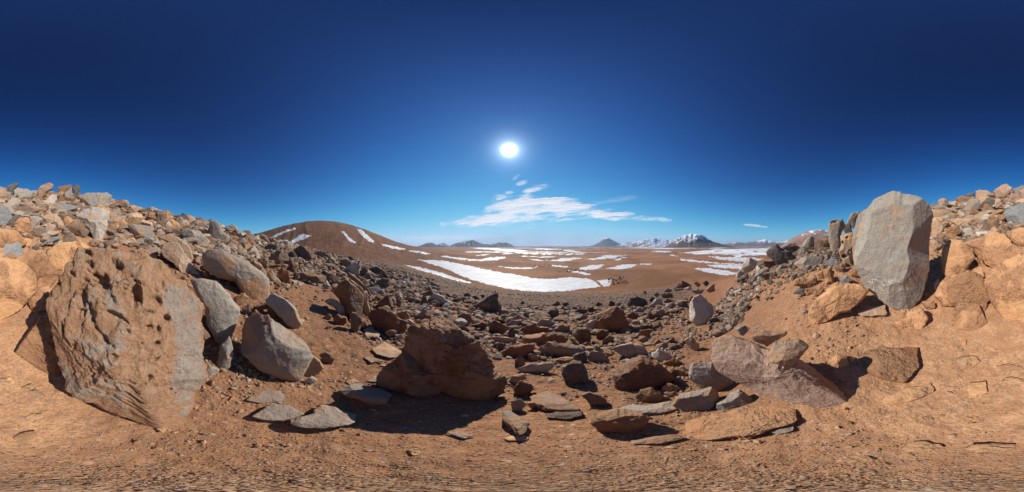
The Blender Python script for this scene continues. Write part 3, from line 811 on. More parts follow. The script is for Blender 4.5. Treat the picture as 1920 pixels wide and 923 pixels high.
# --- flat slabs in the foreground, left
L('D', "285,430 320,395 400,375 470,380 505,415 480,438 380,447", F_, 'grey', 'grey slab farthest back of three lying flat in the dirt', name='flat_rock')
L('D', "320,518 380,480 430,445 520,455 605,500 540,540 420,548", F_, 'grey', 'middle one of three flat grey slabs, partly behind another', name='flat_rock')
L('D', "520,560 525,530 640,500 690,455 780,470 900,505 885,555 760,582 590,582", F_, 'grey', 'nearest and largest of three flat grey slabs', 'nearest flat grey slab', name='flat_rock', th=0.3)
L('D', "775,380 800,350 900,340 1010,370 1070,405 1050,440 950,448 850,415", F_, 'gox', 'flat grey slab lying left of the massive brown boulder shadow', 'thick flat slab', name='flat_rock', th=0.4)
L('D', "695,85 730,75 755,90 730,110 700,105", F_, 'grey', name='flat_rock')
L('D', "690,130 720,118 750,130 725,155", F_, 'grey', name='flat_rock')
L('D', "680,190 720,175 770,200 755,240 700,220", B_, 'brown')
L('D', "600,325 640,300 670,320 650,340", B_, 'pale')
L('D', "920,50 960,30 1010,75 1000,100 930,90", F_, 'tan', name='flat_rock')
L('D', "960,160 1030,110 1100,150 1150,180 1060,210 990,190", F_, 'tan', name='flat_rock')
L('D', "910,200 950,195 1020,220 960,230", F_, 'tan', name='flat_rock')
L('D', "820,330 870,310 900,335 840,345", F_, 'ochre', name='flat_rock')
L('D', "930,330 980,300 1020,320 1000,335", F_, 'grey', name='flat_rock')
# --- left of centre
L('a', "140,410 200,310 290,255 390,340 480,440 475,500 445,620 290,640 230,560 180,470", B_, 'brown', 'big cornered brown boulder with a black left face', 'big cornered brown boulder', facets=5, planes=[(-0.75, -0.1, -0.65, 0.42), (0.6, 0.1, -0.75, 0.55)], kf=0.75, p=3.5)
L('a', "300,262 345,265 450,340 530,470 548,590 470,625 445,450 380,350", B_, 'tan', dist=None)
L('a', "275,175 330,185 430,265 530,360 592,455 540,445 440,335 330,245", B_, 'brown', 'long narrow brown rib of rock behind the cornered boulder', 'narrow rib of rock')
L('a', "45,490 110,460 200,490 265,555 282,635 225,640 150,560 80,520", B_, 'grey', 'curved grey rock shaped like a crescent in brown dirt', 'crescent shaped rock', p=2.2)
L('a', "130,680 160,640 200,630 290,670 302,720 230,748 150,725", B_, 'rust', 'round rust orange stone below the crescent rock', 'round rust orange stone')
L('a', "40,660 90,620 130,640 120,680 70,690", B_, 'ochre')
L('a', "320,650 345,610 400,620 495,700 450,760 410,830 340,790", B_, 'brown')
L('a', "510,670 560,590 640,560 700,570 830,620 870,750 860,840 720,835 600,810", B_, 'rust', 'large dark rust boulder left of the massive brown one', 'large dark rust boulder', facets=8, rough=1.3, planes=[(-0.5, 0, -0.85, 0.55)])
L('a', "590,590 640,490 740,420 790,500 800,600 720,600", B_, 'rust', 'peaked rust boulder just behind the large dark rust one', None, facets=7)
L('a', "830,610 940,590 980,660 960,730 920,700 850,660", B_, 'ochre')
L('a', "840,670 940,710 945,790 890,845 855,760", B_, 'rust')
L('a', "300,110 380,68 435,90 430,180 380,215 320,180 270,140", B_, 'pale', 'pale slab face left of the black rocks on the ridge', 'pale ridge slab')
L('a', "230,40 290,30 355,80 270,120 200,90", B_, 'brown')
L('a', "60,200 120,185 180,230 225,280 180,325 90,310", B_, 'dark', 'dark rounded boulder left of the cornered brown one', 'dark rounded boulder')
L('a', "-10,230 50,205 75,240 60,300 0,305", B_, 'brown')
L('a', "190,200 250,180 300,200 290,240 220,262", B_, 'grey')
L('a', "525,140 600,105 650,130 672,190 640,200 560,175", B_, 'dark', 'black rock topping the cluster of dark rocks on the ridge', 'black cluster rock')
L('a', "460,230 530,190 590,240 605,300 520,295", B_, 'dark')
L('a', "600,270 680,240 750,250 762,330 710,372 640,335", B_, 'dark')
L('a', "430,165 480,110 520,150 500,220 440,240", B_, 'dark')
L('a', "640,130 700,170 748,225 720,245 670,205", B_, 'dark')
L('a', "290,10 340,0 390,50 420,80 360,70", B_, 'dark')
L('a', "510,345 600,330 695,380 680,412 600,402", B_, 'white', 'whitish slab gleaming below the black rocks', 'whitish gleaming slab', kf=0.2)
L('a', "540,300 590,298 640,340 590,352", B_, 'pale')
L('a', "450,270 500,265 532,300 520,332 470,305", B_, 'tan')
L('a', "880,280 930,258 1030,280 1132,330 1080,342 950,315", B_, 'pale', 'long pale slab at the edge of the gravel slope', 'long pale slab')
L('a', "800,370 850,358 922,400 870,412", B_, 'grey')
L('a', "700,385 750,345 800,370 790,405 720,405", B_, 'brown')
L('a', "700,830 790,790 840,810 835,865 750,872", B_, 'brown')
L('a', "810,855 890,845 912,885 840,905", B_, 'grey')
L('a', "820,480 860,450 885,500 870,560 830,540", B_, 'brown')
L('a', "900,450 970,440 1090,480 1080,530 980,500", B_, 'brown')
L('a', "1095,470 1110,420 1154,420 1160,540 1110,540", B_, 'dark')
L('a', "1020,650 1090,600 1154,570 1160,680 1080,690", B_, 'grey')
L('b', "120,365 190,280 280,320 382,400 300,442 240,432 150,392", B_, 'pale', 'pale tilted slab above the massive brown boulder', 'pale tilted slab', kf=0.25, facets=4)
L('b', "290,462 330,450 382,502 340,518", B_, 'white', 'small white fragment below the pale tilted slab', kf=0.3)
L('b', "405,565 510,500 580,505 622,580 560,622 440,608", B_, 'brown', 'dark brown block behind the massive boulder', 'dark brown block', facets=6)
L('b', "610,430 700,370 800,310 855,278 888,300 885,360 935,410 920,490 860,515 800,492 740,452", B_, 'dark', 'black pointed rock jutting up before the gravel slope', 'black pointed rock', facets=6)
L('b', "150,225 200,210 270,240 302,292 230,275", B_, 'grey')
L('b', "780,690 790,620 850,580 930,620 1002,650 965,745 840,745", B_, 'rust', 'dark rust block right of the massive brown boulder top', 'dark rust block')
L('b', "960,620 1040,580 1150,580 1160,640 1080,652 1000,645", B_, 'pink')
L('b', "590,640 720,600 782,640 740,682 640,682", B_, 'rust')
L('b', "600,725 650,690 740,710 802,748 700,760", B_, 'rust')
L('b', "430,640 520,640 590,690 520,700", B_, 'rust')
L('b', "860,875 920,820 980,840 992,905 920,925 870,912", B_, 'dark')
L('b', "980,725 1040,650 1070,690 1082,765 1020,782", B_, 'dark')
L('b', "385,385 430,390 532,470 500,475 440,445", B_, 'pale')
L('b', "50,420 60,340 110,325 128,400 90,435", B_, 'dark')
L('b', "100,270 140,250 188,275 150,350 108,335", B_, 'dark')
L('b', "590,325 650,310 692,350 640,380", B_, 'dark')
L('b', "505,305 560,283 602,320 550,348", B_, 'dark')
L('b', "450,310 490,300 500,335 460,340", B_, 'dark')
L('b', "695,310 735,300 748,325 720,345", B_, 'dark')
L('b', "20,580 90,500 165,540 150,620 60,620", B_, 'brown')
L('b', "730,760 860,750 1020,770 1080,800 1000,850 880,810", B_, 'tan')
# --- centre
L('c', "352,345 420,285 500,290 512,370 450,398 380,388", B_, 'dark', 'black rock in the grey rubble ahead', 'black rubble rock')
L('c', "270,420 320,390 400,400 460,430 485,500 400,495 290,455", B_, 'grey', 'smooth grey slab with faint stripes in the middle rubble', 'smooth striped grey slab', kf=0.3, rough=0.6)
L('c', "100,500 160,460 250,430 300,480 402,490 402,532 200,565 110,555", B_, 'rust', 'jagged dark rust rock above the long ochre ledge', 'jagged dark rust rock')
L('c', "440,505 520,450 620,460 628,520 560,548 470,545", B_, 'brown')
L('c', "640,560 720,495 810,490 867,550 855,655 750,655 680,615", B_, 'rust', 'squat rust brown boulder right of the long ochre ledge', 'squat rust boulder')
L('G', "205,375 215,340 240,320 320,288 365,320 395,390 405,412 300,435 230,415", B_, 'rust', 'angular rust boulder casting a shadow to its right', 'angular rust boulder', facets=7)
L('c', "780,475 850,410 920,385 942,480 850,508", B_, 'pale', 'pale triangular slab leaning left of the angular rust boulder', kf=0.25)
L('c', "70,650 130,580 230,560 430,545 560,560 652,610 560,665 300,685 110,675", B_, 'rust', 'long ochre topped ledge with a dark front', 'long ochre ledge', kf=0.6, kb=1.3)
L('c', "250,745 290,680 400,645 600,650 760,710 792,755 700,785 600,812 440,785 330,805", B_, 'gox', 'wide low grey boulder below the long ochre ledge', 'wide low grey boulder', kf=0.6)
L('c', "650,795 700,770 800,750 818,820 790,875 700,858", B_, 'dark')
L('c', "810,810 860,740 940,735 1010,780 1055,845 940,875 820,868", B_, 'gox')
L('c', "930,805 990,765 1042,810 1020,845 940,845", B_, 'brown')
L('c', "860,705 940,670 1032,680 1000,722 900,728", B_, 'tan')
L('G', "290,530 330,508 400,503 490,520 522,565 500,592 400,597 330,560", B_, 'gox', 'grey boulder with an ochre side behind the big rust one', 'grey boulder with ochre side')
L('c', "980,620 1050,565 1112,590 1100,652 1030,668", B_, 'brown')
L('c', "900,565 930,510 1042,510 1052,550 980,602", B_, 'brown')
L('c', "440,840 540,810 692,815 610,872 470,875", B_, 'ochre')
L('G', "2,660 70,600 130,610 187,718 100,742 8,715", B_, 'dark', 'dark grey boulder with a black face in the middle foreground', 'dark grey middle boulder', kf=0.6)
L('E', "822,650 900,620 1047,616 1042,640 990,677 860,668", B_, 'pale', 'pale tan slab lying left of the dark grey middle boulder', kf=0.3, name='flat_rock')
L('c', "165,780 200,762 322,800 280,845 180,838", B_, 'ochre')
L('c', "30,845 90,785 147,830 142,895 60,925 25,905", B_, 'dark')
L('E', "725,565 800,520 932,505 928,552 850,592 740,588", B_, 'rust', 'long dark rust rock right of the massive boulder', None)
L('c', "660,325 720,280 800,290 822,322 720,348", B_, 'dark')
L('c', "810,285 870,263 917,300 850,328", B_, 'dark')
L('c', "898,245 930,208 978,230 960,264", B_, 'dark')
L('c', "1038,235 1070,193 1118,240 1060,268", B_, 'grey')
L('c', "540,225 600,208 624,240 560,258", B_, 'dark')
L('c', "88,218 125,195 143,222 100,238", B_, 'dark')
L('c', "420,238 500,203 534,240 470,250", B_, 'brown')
L('c', "180,315 240,308 345,370 250,355", B_, 'pale')
L('c', "490,262 560,258 592,282 520,292", B_, 'white')
L('c', "650,395 760,350 822,360 780,402 690,404", B_, 'grey')
L('c', "690,455 740,420 805,403 750,444", B_, 'pale')
L('c', "448,385 520,370 532,395 470,398", B_, 'grey')
L('c', "730,360 790,340 830,370 790,400", B_, 'grey')
L('c', "0,400 60,330 142,400 90,450 0,445", B_, 'pink')
L('c', "-20,600 40,600 45,650 0,670", B_, 'brown')
L('c', "750,680 810,640 855,660 840,700 780,705", B_, 'rust')
L('c', "610,600 650,600 740,680 760,705 690,690", B_, 'brown')
# --- right of centre
L('d', "190,445 200,390 240,330 330,315 405,350 432,400 400,435 300,438", B_, 'dark', 'black boulder in the rubble on the right ridge', 'black ridge boulder')
L('d', "420,440 520,340 590,350 585,390 642,430 480,455", B_, 'pale', 'pale slab right of the black ridge boulder', 'pale slab on the ridge')
L('d', "600,380 640,345 722,370 690,388 620,395", B_, 'pink')
L('d', "600,405 700,390 742,410 680,462 620,455", B_, 'grey')
L('d', "730,405 800,360 850,380 878,440 830,462 750,435", B_, 'dark')
L('d', "738,455 800,435 845,470 762,484", B_, 'grey')
L('G', "745,330 748,270 775,235 805,222 845,240 880,290 887,325 850,388 810,388 750,360", B_, 'pale', 'pale grey dented boulder beside the open dirt patch', 'pale dented boulder', facets=6)
L('G', "838,398 880,345 960,325 1050,310 1092,345 1060,372 950,388", B_, 'tan', 'tan slab with a shaded hollow edge right of the pale dented boulder', 'tan hollow edged slab', name='flat_rock')
L('G', "753,370 780,343 812,365 802,388 765,384", B_, 'rust')
L('d', "690,238 740,180 800,150 850,165 902,215 820,228 720,245", B_, 'brown', 'brown rock perched on the right ridge against the plain', 'brown perched rock')
L('d', "700,245 800,230 828,248 740,268", B_, 'grey')
L('d', "595,265 640,235 692,245 682,282 620,285", B_, 'grey')
L('d', "560,305 600,280 700,290 702,342 600,345", B_, 'brown')
L('d', "228,435 280,412 312,450 260,472 230,462", B_, 'grey')
L('d', "278,475 340,440 394,470 370,525 300,515", B_, 'grey')
L('d', "193,515 260,480 334,520 322,572 220,565", B_, 'rust')
L('d', "398,555 440,495 520,500 582,540 562,585 470,588", B_, 'rust', 'rust rock at the back edge of the open dirt', None)
L('d', "480,472 600,460 634,500 605,560 540,510", B_, 'grey')
L('d', "600,505 650,480 704,550 620,562", B_, 'brown')
L('d', "768,592 800,583 842,630 822,652 785,625", B_, 'pale')
L('d', "303,745 340,700 400,680 502,680 455,740 442,798 380,794", B_, 'rust', 'small jagged rust rock alone on the open dirt', None)
L('d', "818,800 900,745 930,770 988,850 972,925 930,905 850,858", B_, 'tan', 'upright tan block alone on the open dirt with a shadow at right', 'upright tan block')
L('d', "920,175 960,163 1012,190 980,222", B_, 'grey')
L('d', "1018,175 1060,148 1102,180 1060,212", B_, 'dark')
L('d', "1060,255 1100,200 1154,188 1165,270 1100,284", B_, 'tan')
L('d', "828,235 880,213 912,240 860,262", B_, 'pale')
L('d', "900,260 960,235 1040,250 1020,290 940,290", B_, 'grey')
L('d', "440,370 470,330 510,340 480,380", B_, 'dark')
L('d', "480,300 530,280 570,300 530,330", B_, 'grey')
L('d', "380,300 390,262 415,272 420,300", B_, 'dark')
L('d', "0,420 20,365 70,380 80,420 40,440", B_, 'dark')
L('d', "80,420 100,390 150,385 140,430", B_, 'pale')
L('d', "860,380 900,310 930,330 890,400", B_, 'ochre')
L('d', "370,440 420,420 430,460 380,470", B_, 'grey')
L('G', "525,580 560,530 640,570 652,592 590,618", B_, 'pale', 'pale pointed block beside the big rust boulder', None)
L('G', "575,625 650,590 712,610 700,642 620,645", B_, 'rust')
L('G', "610,665 650,645 720,660 742,702 670,705 620,685", B_, 'ochre')
L('G', "685,643 710,632 736,655 715,670", B_, 'pale')
L('G', "638,705 700,690 708,732 660,742", B_, 'grey')
L('G', "310,700 335,640 400,600 470,590 560,620 652,690 645,715 560,748 400,768 330,745", B_, 'rust', 'big rust orange boulder shaped like a loaf in the right foreground', 'big loaf shaped rust boulder', kf=0.6, facets=7)
L('G', "578,762 620,730 670,745 718,775 660,788 600,788", B_, 'ochre', 'small ochre stone below the loaf shaped rust boulder', None)
L('G', "600,792 670,780 682,812 620,822", B_, 'brown')
L('G', "430,810 460,770 530,755 590,785 602,832 540,842 440,838", B_, 'brown')
L('H', "130,330 180,315 240,330 292,365 285,388 200,402 165,372", B_, 'brown')
L('H', "215,470 300,420 450,385 560,390 700,360 742,410 620,437 480,442", F_, 'gox', 'long grey slab slanting between two foreground rocks', 'long slanting grey slab', name='flat_rock')
L('H', "180,495 230,450 350,430 500,445 537,470 500,540 440,582 350,582 250,555", B_, 'brown', 'grey brown foreground rock with a dark underside', 'grey brown foreground rock', kf=0.7)
L('H', "685,375 720,335 830,320 930,290 972,330 965,395 900,433 800,433 740,412", B_, 'gox', 'grey boulder with a black hollow under its front', 'grey boulder with the black hollow', kf=0.6, facets=8)
L('H', "960,380 1040,325 1100,300 1212,370 1190,407 1100,395 1020,433 960,422", B_, 'grey')
L('H', "778,190 810,140 930,118 960,170 1062,250 1040,300 900,292 850,272 790,225", B_, 'gox', 'grey boulder leaning against the left end of the pinkish wedge', None)
L('K', "105,190 150,125 280,105 332,140 240,232 200,237 110,218", B_, 'tan', 'speckled tan block resting on the pinkish wedge boulder', 'speckled tan block', on='broad pinkish wedge boulder', facets=7, push=0.0)
L('K', "15,85 100,55 210,60 232,100 130,140 40,112", B_, 'pink')
L('K', "450,225 480,175 540,200 552,240 510,264 460,252", B_, 'ochre', 'small ochre stone lying in the shadow of the pinkish wedge', None)
L('K', "540,212 590,200 598,235 550,245", B_, 'ochre')
L('G', "1005,422 1060,400 1122,420 1110,450 1060,462", B_, 'blue')
L('G', "1110,412 1185,396 1185,420 1130,428", B_, 'blue')
L('G', "1090,350 1130,325 1160,330 1140,350", B_, 'rust')
L('G', "205,450 240,425 275,440 260,475 215,478", B_, 'rust')
L('K', "595,180 640,150 780,140 920,148 925,200 940,262 850,335 750,320 660,285", F_, 'orange', 'large flat ochre rock set in the dust, dark notch at right', 'large flat ochre rock', name='flat_rock', th=0.35, rough=0.8)
L('K', "710,415 850,370 1000,330 1017,380 900,432 715,457", F_, 'ochre', 'ochre slab below the large flat ochre rock', None, name='flat_rock', th=0.35)
L('K', "1115,212 1150,190 1215,188 1252,222 1200,262 1135,267", F_, 'ochre', name='flat_rock')
L('K', "1168,375 1190,340 1280,330 1297,392 1200,412", F_, 'ochre', name='flat_rock', rough=0.6)
L('P', "1266,815 1292,790 1330,776 1400,762 1450,758 1494,766 1490,792 1440,806 1400,822 1340,826", F_, 'orange', 'wide orange outcrop lying flat at lower right with a thin crack', 'wide flat orange outcrop', name='flat_rock', th=0.17, rough=1.8, crag=0.08)
L('K', "98,595 160,540 265,545 250,592 160,620", F_, 'grey', 'flat grey slab right of the wide orange outcrop', None, name='flat_rock')
L('H', "410,605 560,580 700,570 792,590 600,632 430,628", F_, 'pink', 'flat pinkish slab left of the wide orange outcrop', None, name='flat_rock')
L('F', "948,335 1080,303 1170,350 1272,422 1050,417 960,375", F_, 'pink', 'flat pale pink slab in the middle foreground', 'flat pale pink slab', name='flat_rock')
L('F', "1050,445 1110,430 1280,430 1302,457 1180,477 1070,472", F_, 'dark', 'dark slab edge directly under the flat pale pink slab', None, name='flat_rock')
L('F', "788,435 830,423 900,460 962,510 930,567 880,577 850,532 790,482", F_, 'blue', 'rough striped grey rock low in the middle foreground', 'rough striped grey rock', th=0.5, rough=1.6)
L('F', "845,295 900,240 970,260 978,300 950,333 880,333", B_, 'rust', 'rust brown stone at the right foot of the massive boulder', None)
L('F', "820,245 850,210 920,200 942,230 850,262", B_, 'tan')
L('F', "838,365 900,343 932,385 910,422 850,412", B_, 'grey')
L('F', "793,593 850,580 952,585 940,607 820,610", F_, 'ochre', name='flat_rock')
L('F', "208,662 270,653 303,690 240,702", F_, 'ochre', name='flat_rock')
L('F', "448,562 520,545 632,580 560,597", F_, 'grey', name='flat_rock')
L('F', "930,380 980,370 1010,395 970,410", B_, 'ochre')
for q_, k_ in (("K|838,690 880,655 960,650 1050,665 1062,682 950,710 860,705", 'ochre'), ("K|1165,690 1200,665 1300,655 1442,668 1435,700 1250,712", 'ochre'),
               ("B|118,572 150,545 200,546 217,570 160,594", 'ochre'), ("B|55,665 90,640 170,628 188,660 100,688", 'ochre'), ("B|98,425 150,405 178,430 120,446", 'ochre'),
               ("B|130,442 180,435 218,462 150,464", 'grey'), ("B|22,392 45,373 78,395 60,417", 'ochre'),
               ("B|735,622 790,608 825,630 770,642", 'ochre'), ("B|775,820 820,812 850,826 800,836", 'grey'),
               ("K|820,475 870,480 860,495 800,485", 'ochre'), ("K|930,520 990,512 1005,535 950,545", 'ochre'), ("K|1130,540 1180,515 1215,530 1160,550", 'ochre'),
               ("K|585,745 640,728 700,745 640,758", 'ochre'), ("K|1050,600 1040,160 1105,155 1100,175", None), ("K|755,100 800,85 830,105 780,115", 'ochre'), ("K|1335,250 1400,235 1480,250 1486,270 1380,275", 'ochre'),
               ("K|1365,330 1420,305 1480,315 1486,340 1400,350", 'ochre'), ("H|500,690 560,660 640,650 640,670 560,700", None),
               ("D|180,700 260,690 330,720 250,730", None), ("F|60,470 140,460 200,480 120,495", 'rust')):
    if k_: L(q_[0], q_[2:], F_, k_, th=0.22, rough=1.3)
# --- the dark crag left of the upright slab
L('P', "1598,440 1610,400 1640,383 1655,395 1640,440 1622,500 1606,505 1598,475", B_, 'grey', 'grey flank rock fused against the left side of the upright slab', None, dist=None, maxd=4.4)
L('I', "503,262 540,237 590,240 612,280 585,320 585,420 530,432 505,360", B_, 'grey', 'grey pillar rock with a small hollow in its head', 'grey pillar rock', facets=5, pits=[(1562,417,6,3,0,1.5)])
L('I', "575,325 655,320 662,420 650,500 600,512 572,440", B_, 'tan', 'tan rock full of small pits right of the grey pillar', None, pits=[(1588,446,4,3,0,1.5),(1580,455,3,3,0,1.5),(1583,480,5,4,0,1.5),(1592,470,3,2,0,1)])
L('I', "590,262 640,255 657,312 610,320", B_, 'dark')
L('I', "612,252 640,200 702,185 662,262", B_, 'grey')
L('h', "770,262 820,245 857,280 850,380 800,435 700,482 663,440 720,330", B_, 'grey', 'grey hooked boulder in the crag, dark on its right', 'grey hooked boulder')
L('h', "328,420 390,360 435,328 480,370 600,420 642,500 560,562 450,532 350,480", B_, 'dark', 'large black boulder at the left of the dark crag', 'large black crag boulder', facets=8, rough=1.5)
L('h', "500,372 560,325 640,318 687,370 640,432 560,402", B_, 'dark')
L('h', "632,540 700,485 880,430 962,470 932,602 750,622 660,595", B_, 'grey', 'big smooth grey boulder at the foot of the crag', 'smooth crag foot boulder')
L('h', "955,525 1040,480 1112,530 1080,572 1000,582", B_, 'blue')
L('h', "850,290 1000,260 1022,400 900,422 850,362", B_, 'brown')
L('h', "295,515 440,508 482,540 420,602 300,572", B_, 'dark')
L('h', "368,605 450,540 502,560 504,652 400,662", B_, 'brown')
L('h', "170,722 230,620 332,600 332,682 250,752", B_, 'grey')
L('h', "48,705 120,640 172,740 110,767 50,752", B_, 'dark')
L('h', "-5,655 60,590 112,620 62,702 0,742", B_, 'grey')
L('h', "48,562 150,472 232,520 212,582 130,622 70,602", B_, 'pale', 'pale rock at the left tip of the dark crag', 'pale crag tip rock')
L('h', "558,565 600,545 642,600 570,642", B_, 'dark')
L('h', "320,610 360,600 380,670 330,690", B_, 'rust')
L('h', "230,560 290,540 330,600 250,620", B_, 'dark')
L('h', "1060,560 1150,540 1200,600 1120,640 1060,610", B_, 'brown')
L('I', "475,572 510,535 547,560 537,622 490,622", B_, 'ochre', 'ochre knob standing on the rough ochre boulder', None)
L('I', "428,575 470,550 482,600 440,607", B_, 'ochre')
L('I', "633,552 670,530 718,570 700,592 640,582", B_, 'ochre')
L('I', "283,692 310,655 357,665 357,702", B_, 'grey')
L('I', "355,662 420,655 442,690 370,702", B_, 'ochre')
L('I', "413,682 450,650 487,660 460,702 420,707", B_, 'ochre')
L('I', "558,592 620,580 662,610 600,642", B_, 'grey')
L('I', "288,640 310,600 430,590 442,630 380,657", B_, 'ochre')
L('I', "680,810 760,775 870,760 870,830 700,835", F_, 'tan', name='flat_rock')
L('I', "235,640 245,615 270,625 265,640", B_, 'ochre')
# --- rear slope, right
L('J', "340,212 400,198 512,230 480,262 380,262 345,242", B_, 'tan')
L('J', "333,285 370,250 412,290 405,362 343,362", B_, 'tan', 'tan boulder touching the upper right side of the upright slab', None)
L('J', "388,242 440,228 467,270 410,282", B_, 'grey')
L('J', "408,365 440,310 500,293 524,330 470,372 425,397", B_, 'ochre', 'ochre rock wedged above the rounded ochre boulder', None)
L('J', "520,205 560,140 622,140 632,190 590,244 540,242", B_, 'grey', 'grey block below the right skyline', 'grey block below the right skyline')
L('J', "628,165 680,128 732,150 755,192 680,202", B_, 'dark')
L('J', "705,95 750,55 790,40 822,70 802,112 740,152", B_, 'pink', 'pointed pinkish slab highest on the right skyline', 'pointed pinkish skyline slab')
L('J', "768,225 790,180 890,163 950,180 965,250 900,302 850,302 800,272", B_, 'blue', 'large blue grey boulder on the slope at the right edge', 'large blue grey boulder')
L('J', "618,262 660,225 742,240 690,277 630,277", B_, 'pale')
L('J', "618,335 650,280 742,255 742,312 650,352", B_, 'dark', 'dark layered flake of rock below the right skyline', None)
L('J', "345,192 400,165 462,150 462,170 400,192", B_, 'tan')
L('J', "478,132 530,113 572,130 520,152", B_, 'brown')
L('J', "638,192 700,188 712,220 650,222", B_, 'tan')
L('J', "538,107 600,96 592,122 550,122", B_, 'dark')
L('J', "718,302 760,288 782,320 740,337", B_, 'ochre')
L('J', "600,90 660,80 700,100 640,130 600,125", B_, 'tan')
L('J', "465,190 520,180 525,215 480,220", B_, 'grey')
L('J', "460,270 500,250 600,260 580,290 490,290", B_, 'tan')
L('J', "760,170 800,120 850,110 880,150 800,180", B_, 'pink')
L('J', "820,75 880,55 940,75 900,105 840,100", B_, 'blue')
L('J', "850,130 900,90 960,100 950,150 880,155", B_, 'grey')
L('J', "520,300 580,295 590,330 540,340", B_, 'dark')
L('J', "350,640 380,610 385,640 355,680", B_, 'pale')
L('J', "280,750 350,740 370,790 300,790", B_, 'ochre')
L('J', "580,560 640,540 660,600 620,630", B_, 'ochre')
DATA = [d for d in DATA if d]

pitm = rock_material('rust_and_grey_pitted_rock', (0.38, 0.20, 0.105), (0.44, 0.25, 0.14), (0.36, 0.29, 0.225), 0.30, 0.45, 0.2, 1.6, patchcol=(0.30, 0.25, 0.205))
slabm = rock_material('scratched_grey_rock', (0.25, 0.215, 0.18), (0.32, 0.275, 0.23), (0.34, 0.24, 0.16), 0.5, 0.3, 0.1, 0.8, veins=True)
centm = rock_material('brown_hollowed_rock', (0.19, 0.105, 0.060), (0.26, 0.152, 0.092), (0.34, 0.22, 0.145), 0.35, 0.35, 0.6, 1.3)
RM['pit'] = pitm; RM['slabm'] = slabm; RM['centre'] = centm
for i, (fr, ss_, mode, kind, label, lm, name, kw) in enumerate(DATA):
    polys = [parse(fr, s) for s in ss_]
    o = place_rock(polys, mode, kind, 100 + i * 7, name=name or 'boulder', **kw)
    r = ROCKS[-1]; r["label"] = label; r['lm'] = lm; r['explicit'] = name is not None
    if name is None:
        q = math.sqrt(r['area'])
        nm = 'flat_rock' if mode == 'F' else 'boulder' if q > 30 else 'rock' if q > 14 else 'stone'
        o.name = nm; o.data.name = nm
print('rocks traced', len(ROCKS))
# ------------------------------------------------------------------ loose stones: more of them than anyone could count
def stone_material():
    t = NT('loose_stones')
    g = t.n.new('ShaderNodeNewGeometry'); P = g.outputs['Position']
    tone = t.attr('tone').outputs['Fac']; och = t.attr('warm').outputs['Fac']
    r = t.n.new('ShaderNodeValToRGB'); t.l.new(tone, r.inputs[0]); cr = r.color_ramp; cr.interpolation = 'CONSTANT'
    cols = [(0.0, (0.085, 0.068, 0.057)), (0.16, (0.15, 0.105, 0.08)), (0.34, (0.215, 0.175, 0.145)), (0.5, (0.24, 0.13, 0.075)), (0.66, (0.31, 0.20, 0.135)), (0.82, (0.36, 0.30, 0.245)), (0.95, (0.52, 0.46, 0.39))]
    cr.elements[0].color = (*cols[0][1], 1); cr.elements[1].position = cols[1][0]; cr.elements[1].color = (*cols[1][1], 1)
    for p, c in cols[2:]:
        e = cr.elements.new(p); e.color = (*c, 1)
    w = t.n.new('ShaderNodeValToRGB'); t.l.new(tone, w.inputs[0]); cw = w.color_ramp; cw.interpolation = 'CONSTANT'
    cols = [(0.0, (0.33, 0.17, 0.085)), (0.25, (0.44, 0.235, 0.115)), (0.5, (0.40, 0.27, 0.17)), (0.72, (0.30, 0.235, 0.18)), (0.9, (0.50, 0.33, 0.20))]
    cw.elements[0].color = (*cols[0][1], 1); cw.elements[1].position = cols[1][0]; cw.elements[1].color = (*cols[1][1], 1)
    for p, c in cols[2:]:
        e = cw.elements.new(p); e.color = (*c, 1)
    c = t.mix(och, r.outputs[0], w.outputs[0])
    n = t.noise(P, 14, 5, 0.7)
    c = t.mix(t.ramp(n, 0.35, 0.65, 0, 0.45), c, t.mix(0.5, c, (0.42, 0.25, 0.14)))
    sp = t.n.new('ShaderNodeSeparateXYZ'); t.l.new(g.outputs['Normal'], sp.inputs[0])
    c = t.mix(t.ramp(sp.outputs[2], 0.6, 1.0, 0, 0.3), c, (0.42, 0.25, 0.14))
    nr = t.bump(n, 0.6, 0.02); nr = t.bump(t.noise(P, 70, 4, 0.7), 0.5, 0.006, nr)
    t.bsdf(c, 0.9, nr, 0.2)
    return t.m

def stone_variants(level, count, seed):
    out = []
    n, f = ico(level)
    for k in range(count):
        rng = np.random.RandomState(seed + k)
        sc = np.array([1.0, rng.uniform(0.6, 0.95), rng.uniform(0.35, 0.8)])
        m = n.copy(); fac = np.ones(len(n))
        for j in range(8):
            v = rng.normal(size=3); v /= np.linalg.norm(v); d = rng.uniform(0.42, 0.88)
            q = m @ v; fac = np.minimum(fac, np.where(q > 1e-3, d / np.maximum(q, 1e-3), 9))
        m = m * (fac * (1 + rng.uniform(-0.07, 0.07, len(n))))[:, None] * sc
        out.append(m)
    return out, f

